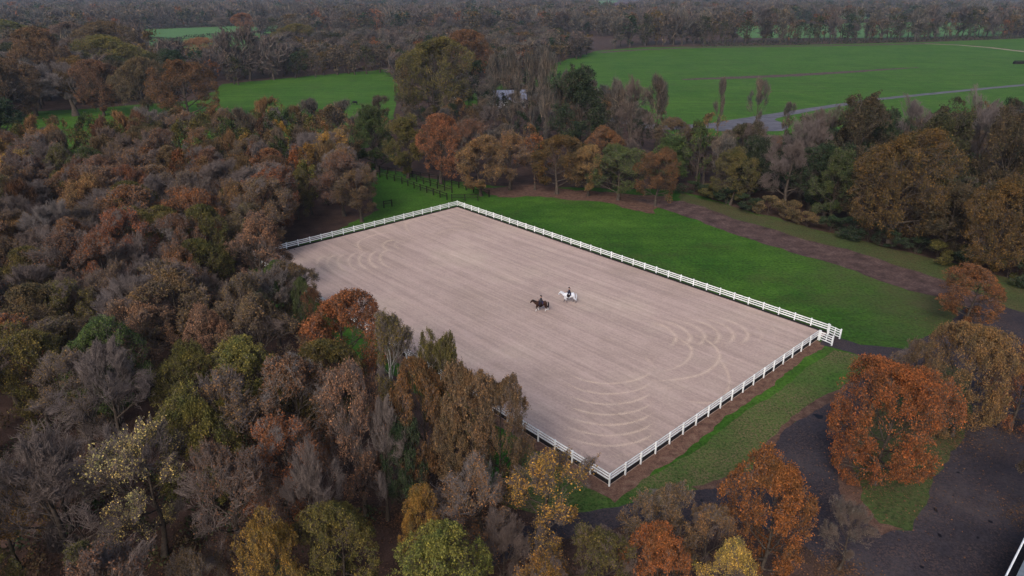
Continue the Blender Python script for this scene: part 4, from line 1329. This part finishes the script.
# hedges of the far pastures
def far_hedge(px, label, h=2.6):
    q = [Vector((*G(*p), 0)) for p in px]
    g = np.random.default_rng(len(px) * 7 + int(px[0][0])); pts = []
    for i in range(len(q) - 1):
        L = (q[i + 1] - q[i]).length; n = int(L * 9)
        t = g.uniform(0, 1, n)[:, None]
        p = np.array(q[i])[None] * (1 - t) + np.array(q[i + 1])[None] * t
        p[:, :2] += g.normal(0, .7, (n, 2)); p[:, 2] = g.uniform(0, 1, n) ** .8 * h * (1 + .3 * np.sin(t[:, 0] * L * .15))
        pts.append(p)
    p = np.concatenate(pts); nr = unit(g.normal(0, 1, p.shape)); x = unit(np.cross(nr, g.normal(0, 1, p.shape))); y = np.cross(nr, x); s = .5
    V = np.stack([p - x * s, p - y * s * .7, p + x * s, p + y * s * .7], 1).reshape(-1, 3)
    o = link('field_hedge', np_mesh('field_hedge', V, E3, np.arange(len(V)).reshape(-1, 4), np.zeros(0), np.zeros(len(p)), [M['leaf']])); o.color = (.032, .036, .022, 1)
    tag(o, label, 'hedge', 'hedges of the far pastures')


far_hedge([(140, 42.5), (200, 38), (232, 35.5), (262, 32.5), (284, 30)], 'thin dark hedge crossing the far pale pastures from side to side')
far_hedge([(222, 35), (245, 37), (262, 42), (272, 46)], 'short dark hedge slanting down beside the rust tree in the far pastures')
far_hedge([(126, 30.5), (200, 27.5), (284, 25)], 'dark hedge along the back of the far pale pastures')
far_hedge([(700, 47), (760, 45.5), (860, 43.5), (960, 40.5), (1024, 38)], 'dark hedge bottom along the back of the big green field', 3.2)
for a in ((170, 46, 55),):
    pass


# ------------------------------------------------------------------ fallen leaves scattered on the ground
def scatter(name, n, fn, label, colr, size=0.13):
    g = np.random.default_rng(len(name)); pts = fn(g, n)
    nr = unit(g.normal(0, .35, (len(pts), 3)) + np.array([0, 0, 1])); x = unit(np.cross(nr, g.normal(0, 1, nr.shape))); y = np.cross(nr, x)
    s = size * g.uniform(.5, 1.3, (len(pts), 1))
    p = np.concatenate([pts, np.full((len(pts), 1), .055)], 1)
    V = np.stack([p - x * s, p - y * s * .7, p + x * s, p + y * s * .7], 1).reshape(-1, 3)
    o = link(name, np_mesh(name, V, E3, np.arange(len(V)).reshape(-1, 4), np.zeros(0), np.zeros(len(p)), [M['leaf']])); o.color = (*colr, 1)
    tag(o, label, 'leaves', kind='stuff')


def round_trees(g, n):
    out = []
    src = [t for t in TREES if t['zone'] in (SOUTH, ISL, NEARW) and t['kind'] not in BARE and t['hand']]
    for t in src:
        k = int(n / len(src)); r = t['R'] * 1.1 * np.abs(g.normal(0, .8, k)); a = g.uniform(0, 6.28, k)
        out.append(np.stack([t['x'] + r * np.cos(a), t['y'] + r * np.sin(a)], -1))
    p = np.concatenate(out); d = p - np.array([ACEN.x, ACEN.y])
    u = np.abs(d @ np.array(AU[:2])); v = np.abs(d @ np.array(AV[:2]))
    return p[(u > LU / 2 + .2) | (v > LV / 2 + .2)]


scatter('fallen_leaves', 60000, round_trees, 'fallen rust leaves strewn on grass and tarmac under the trees', (.10, .055, .034), .07)

# low undergrowth through the woods: bramble and saplings read as one mass
def under(g, n):
    poly = gp(west_poly); xs = [p[0] for p in poly]; ys = [p[1] for p in poly]; out = []
    while len(out) < n:
        x = g.uniform(-110, max(xs)); y = g.uniform(min(ys), 190)
        if patch(x, y, .12) + g.normal(0, .2) > .12 and inside(poly, x, y): out.append((x, y))
    return np.array(out)


g = np.random.default_rng(3); c = under(g, 900)
idx = np.repeat(np.arange(len(c)), 90); rr = np.abs(g.normal(0, .75, len(idx))); aa = g.uniform(0, 6.28, len(idx))
q = np.stack([c[idx, 0] + rr * np.cos(aa), c[idx, 1] + rr * np.sin(aa), g.uniform(0, 1, len(idx)) * np.clip(1.7 - rr, .2, 2)], -1)
nr = unit(g.normal(0, 1, q.shape)); x = unit(np.cross(nr, g.normal(0, 1, q.shape))); y = np.cross(nr, x); s = .13
V = np.stack([q - x * s, q - y * s * .6, q + x * s, q + y * s * .6], 1).reshape(-1, 3)
cc = np.array([(.030, .045, .022), (.06, .045, .03), (.045, .05, .025)])[g.integers(0, 3, len(c))][idx]
me = np_mesh('undergrowth', V, E3, np.arange(len(V)).reshape(-1, 4), np.zeros(0), np.zeros(len(q)), [M['leaf_far']], np.repeat(cc, 4, 0))
tag(link('undergrowth', me), 'low dark bramble and fern on the wood floor between the trunks', 'undergrowth', kind='stuff')

# ------------------------------------------------------------------ air
HAZE = 0.00009
hm = MB(); x0, x1, y0_, y1, z0, z1 = -4300, 4300, -3400, 5200, -1.2, 42
hm.box(((x0 + x1) / 2, (y0_ + y1) / 2, (z0 + z1) / 2), (x1 - x0, y1 - y0_, z1 - z0))
m = bpy.data.materials.new('haze'); m.use_nodes = True; nt = m.node_tree; nt.nodes.remove(nt.nodes['Principled BSDF'])
pv = nt.nodes.new('ShaderNodeVolumePrincipled'); pv.inputs['Density'].default_value = HAZE; pv.inputs['Color'].default_value = (.62, .78, 1, 1); pv.inputs['Anisotropy'].default_value = 0.2
nt.links.new(pv.outputs[0], nt.nodes['Material Output'].inputs['Volume'])
tag(hm.build('haze', m), 'thin blue-grey autumn haze over the far woods', 'haze', kind='stuff')

# ------------------------------------------------------------------ light
sc = bpy.context.scene
w = bpy.data.worlds.new('World'); sc.world = w; w.use_nodes = True; nt = w.node_tree
sky = nt.nodes.new('ShaderNodeTexSky'); sky.sky_type = 'NISHITA'; sky.sun_disc = False
EL, AZ = R_(38), R_(200)      # azimuth clockwise from +y: behind the camera, a little left
sky.sun_elevation = EL; sky.sun_rotation = AZ; sky.air_density = 1.0; sky.dust_density = 4.0; sky.ozone_density = 1.0
nt.links.new(sky.outputs[0], nt.nodes['Background'].inputs[0]); nt.nodes['Background'].inputs[1].default_value = 0.10
ld = bpy.data.lights.new('sun', 'SUN'); ld.energy = 1.0; ld.angle = R_(18); ld.color = (1, .95, .9)
lo = bpy.data.objects.new('sun', ld); C.objects.link(lo)
sd = Vector((math.sin(AZ) * math.cos(EL), math.cos(AZ) * math.cos(EL), math.sin(EL)))
lo.rotation_euler = (-sd).to_track_quat('-Z', 'Y').to_euler()

cd = bpy.data.cameras.new('camera'); cam = bpy.data.objects.new('camera', cd); C.objects.link(cam)
cd.sensor_width = 36; cd.lens = FPX / 1024 * 36; cd.clip_start = 0.5; cd.clip_end = 9000
cam.location = (0, 0, CAMH); cam.rotation_euler = (math.pi / 2 - PITCH, 0, 0)
sc.camera = cam
sc.view_settings.view_transform = 'Standard'; sc.view_settings.look = 'None'; sc.view_settings.gamma = 1; sc.view_settings.use_curve_mapping = False
sc.view_settings.exposure = 1.05
sc.cycles.max_bounces = 5; sc.cycles.diffuse_bounces = 3; sc.cycles.volume_bounces = 1; sc.cycles.transparent_max_bounces = 12
sc.cycles.use_denoising = True
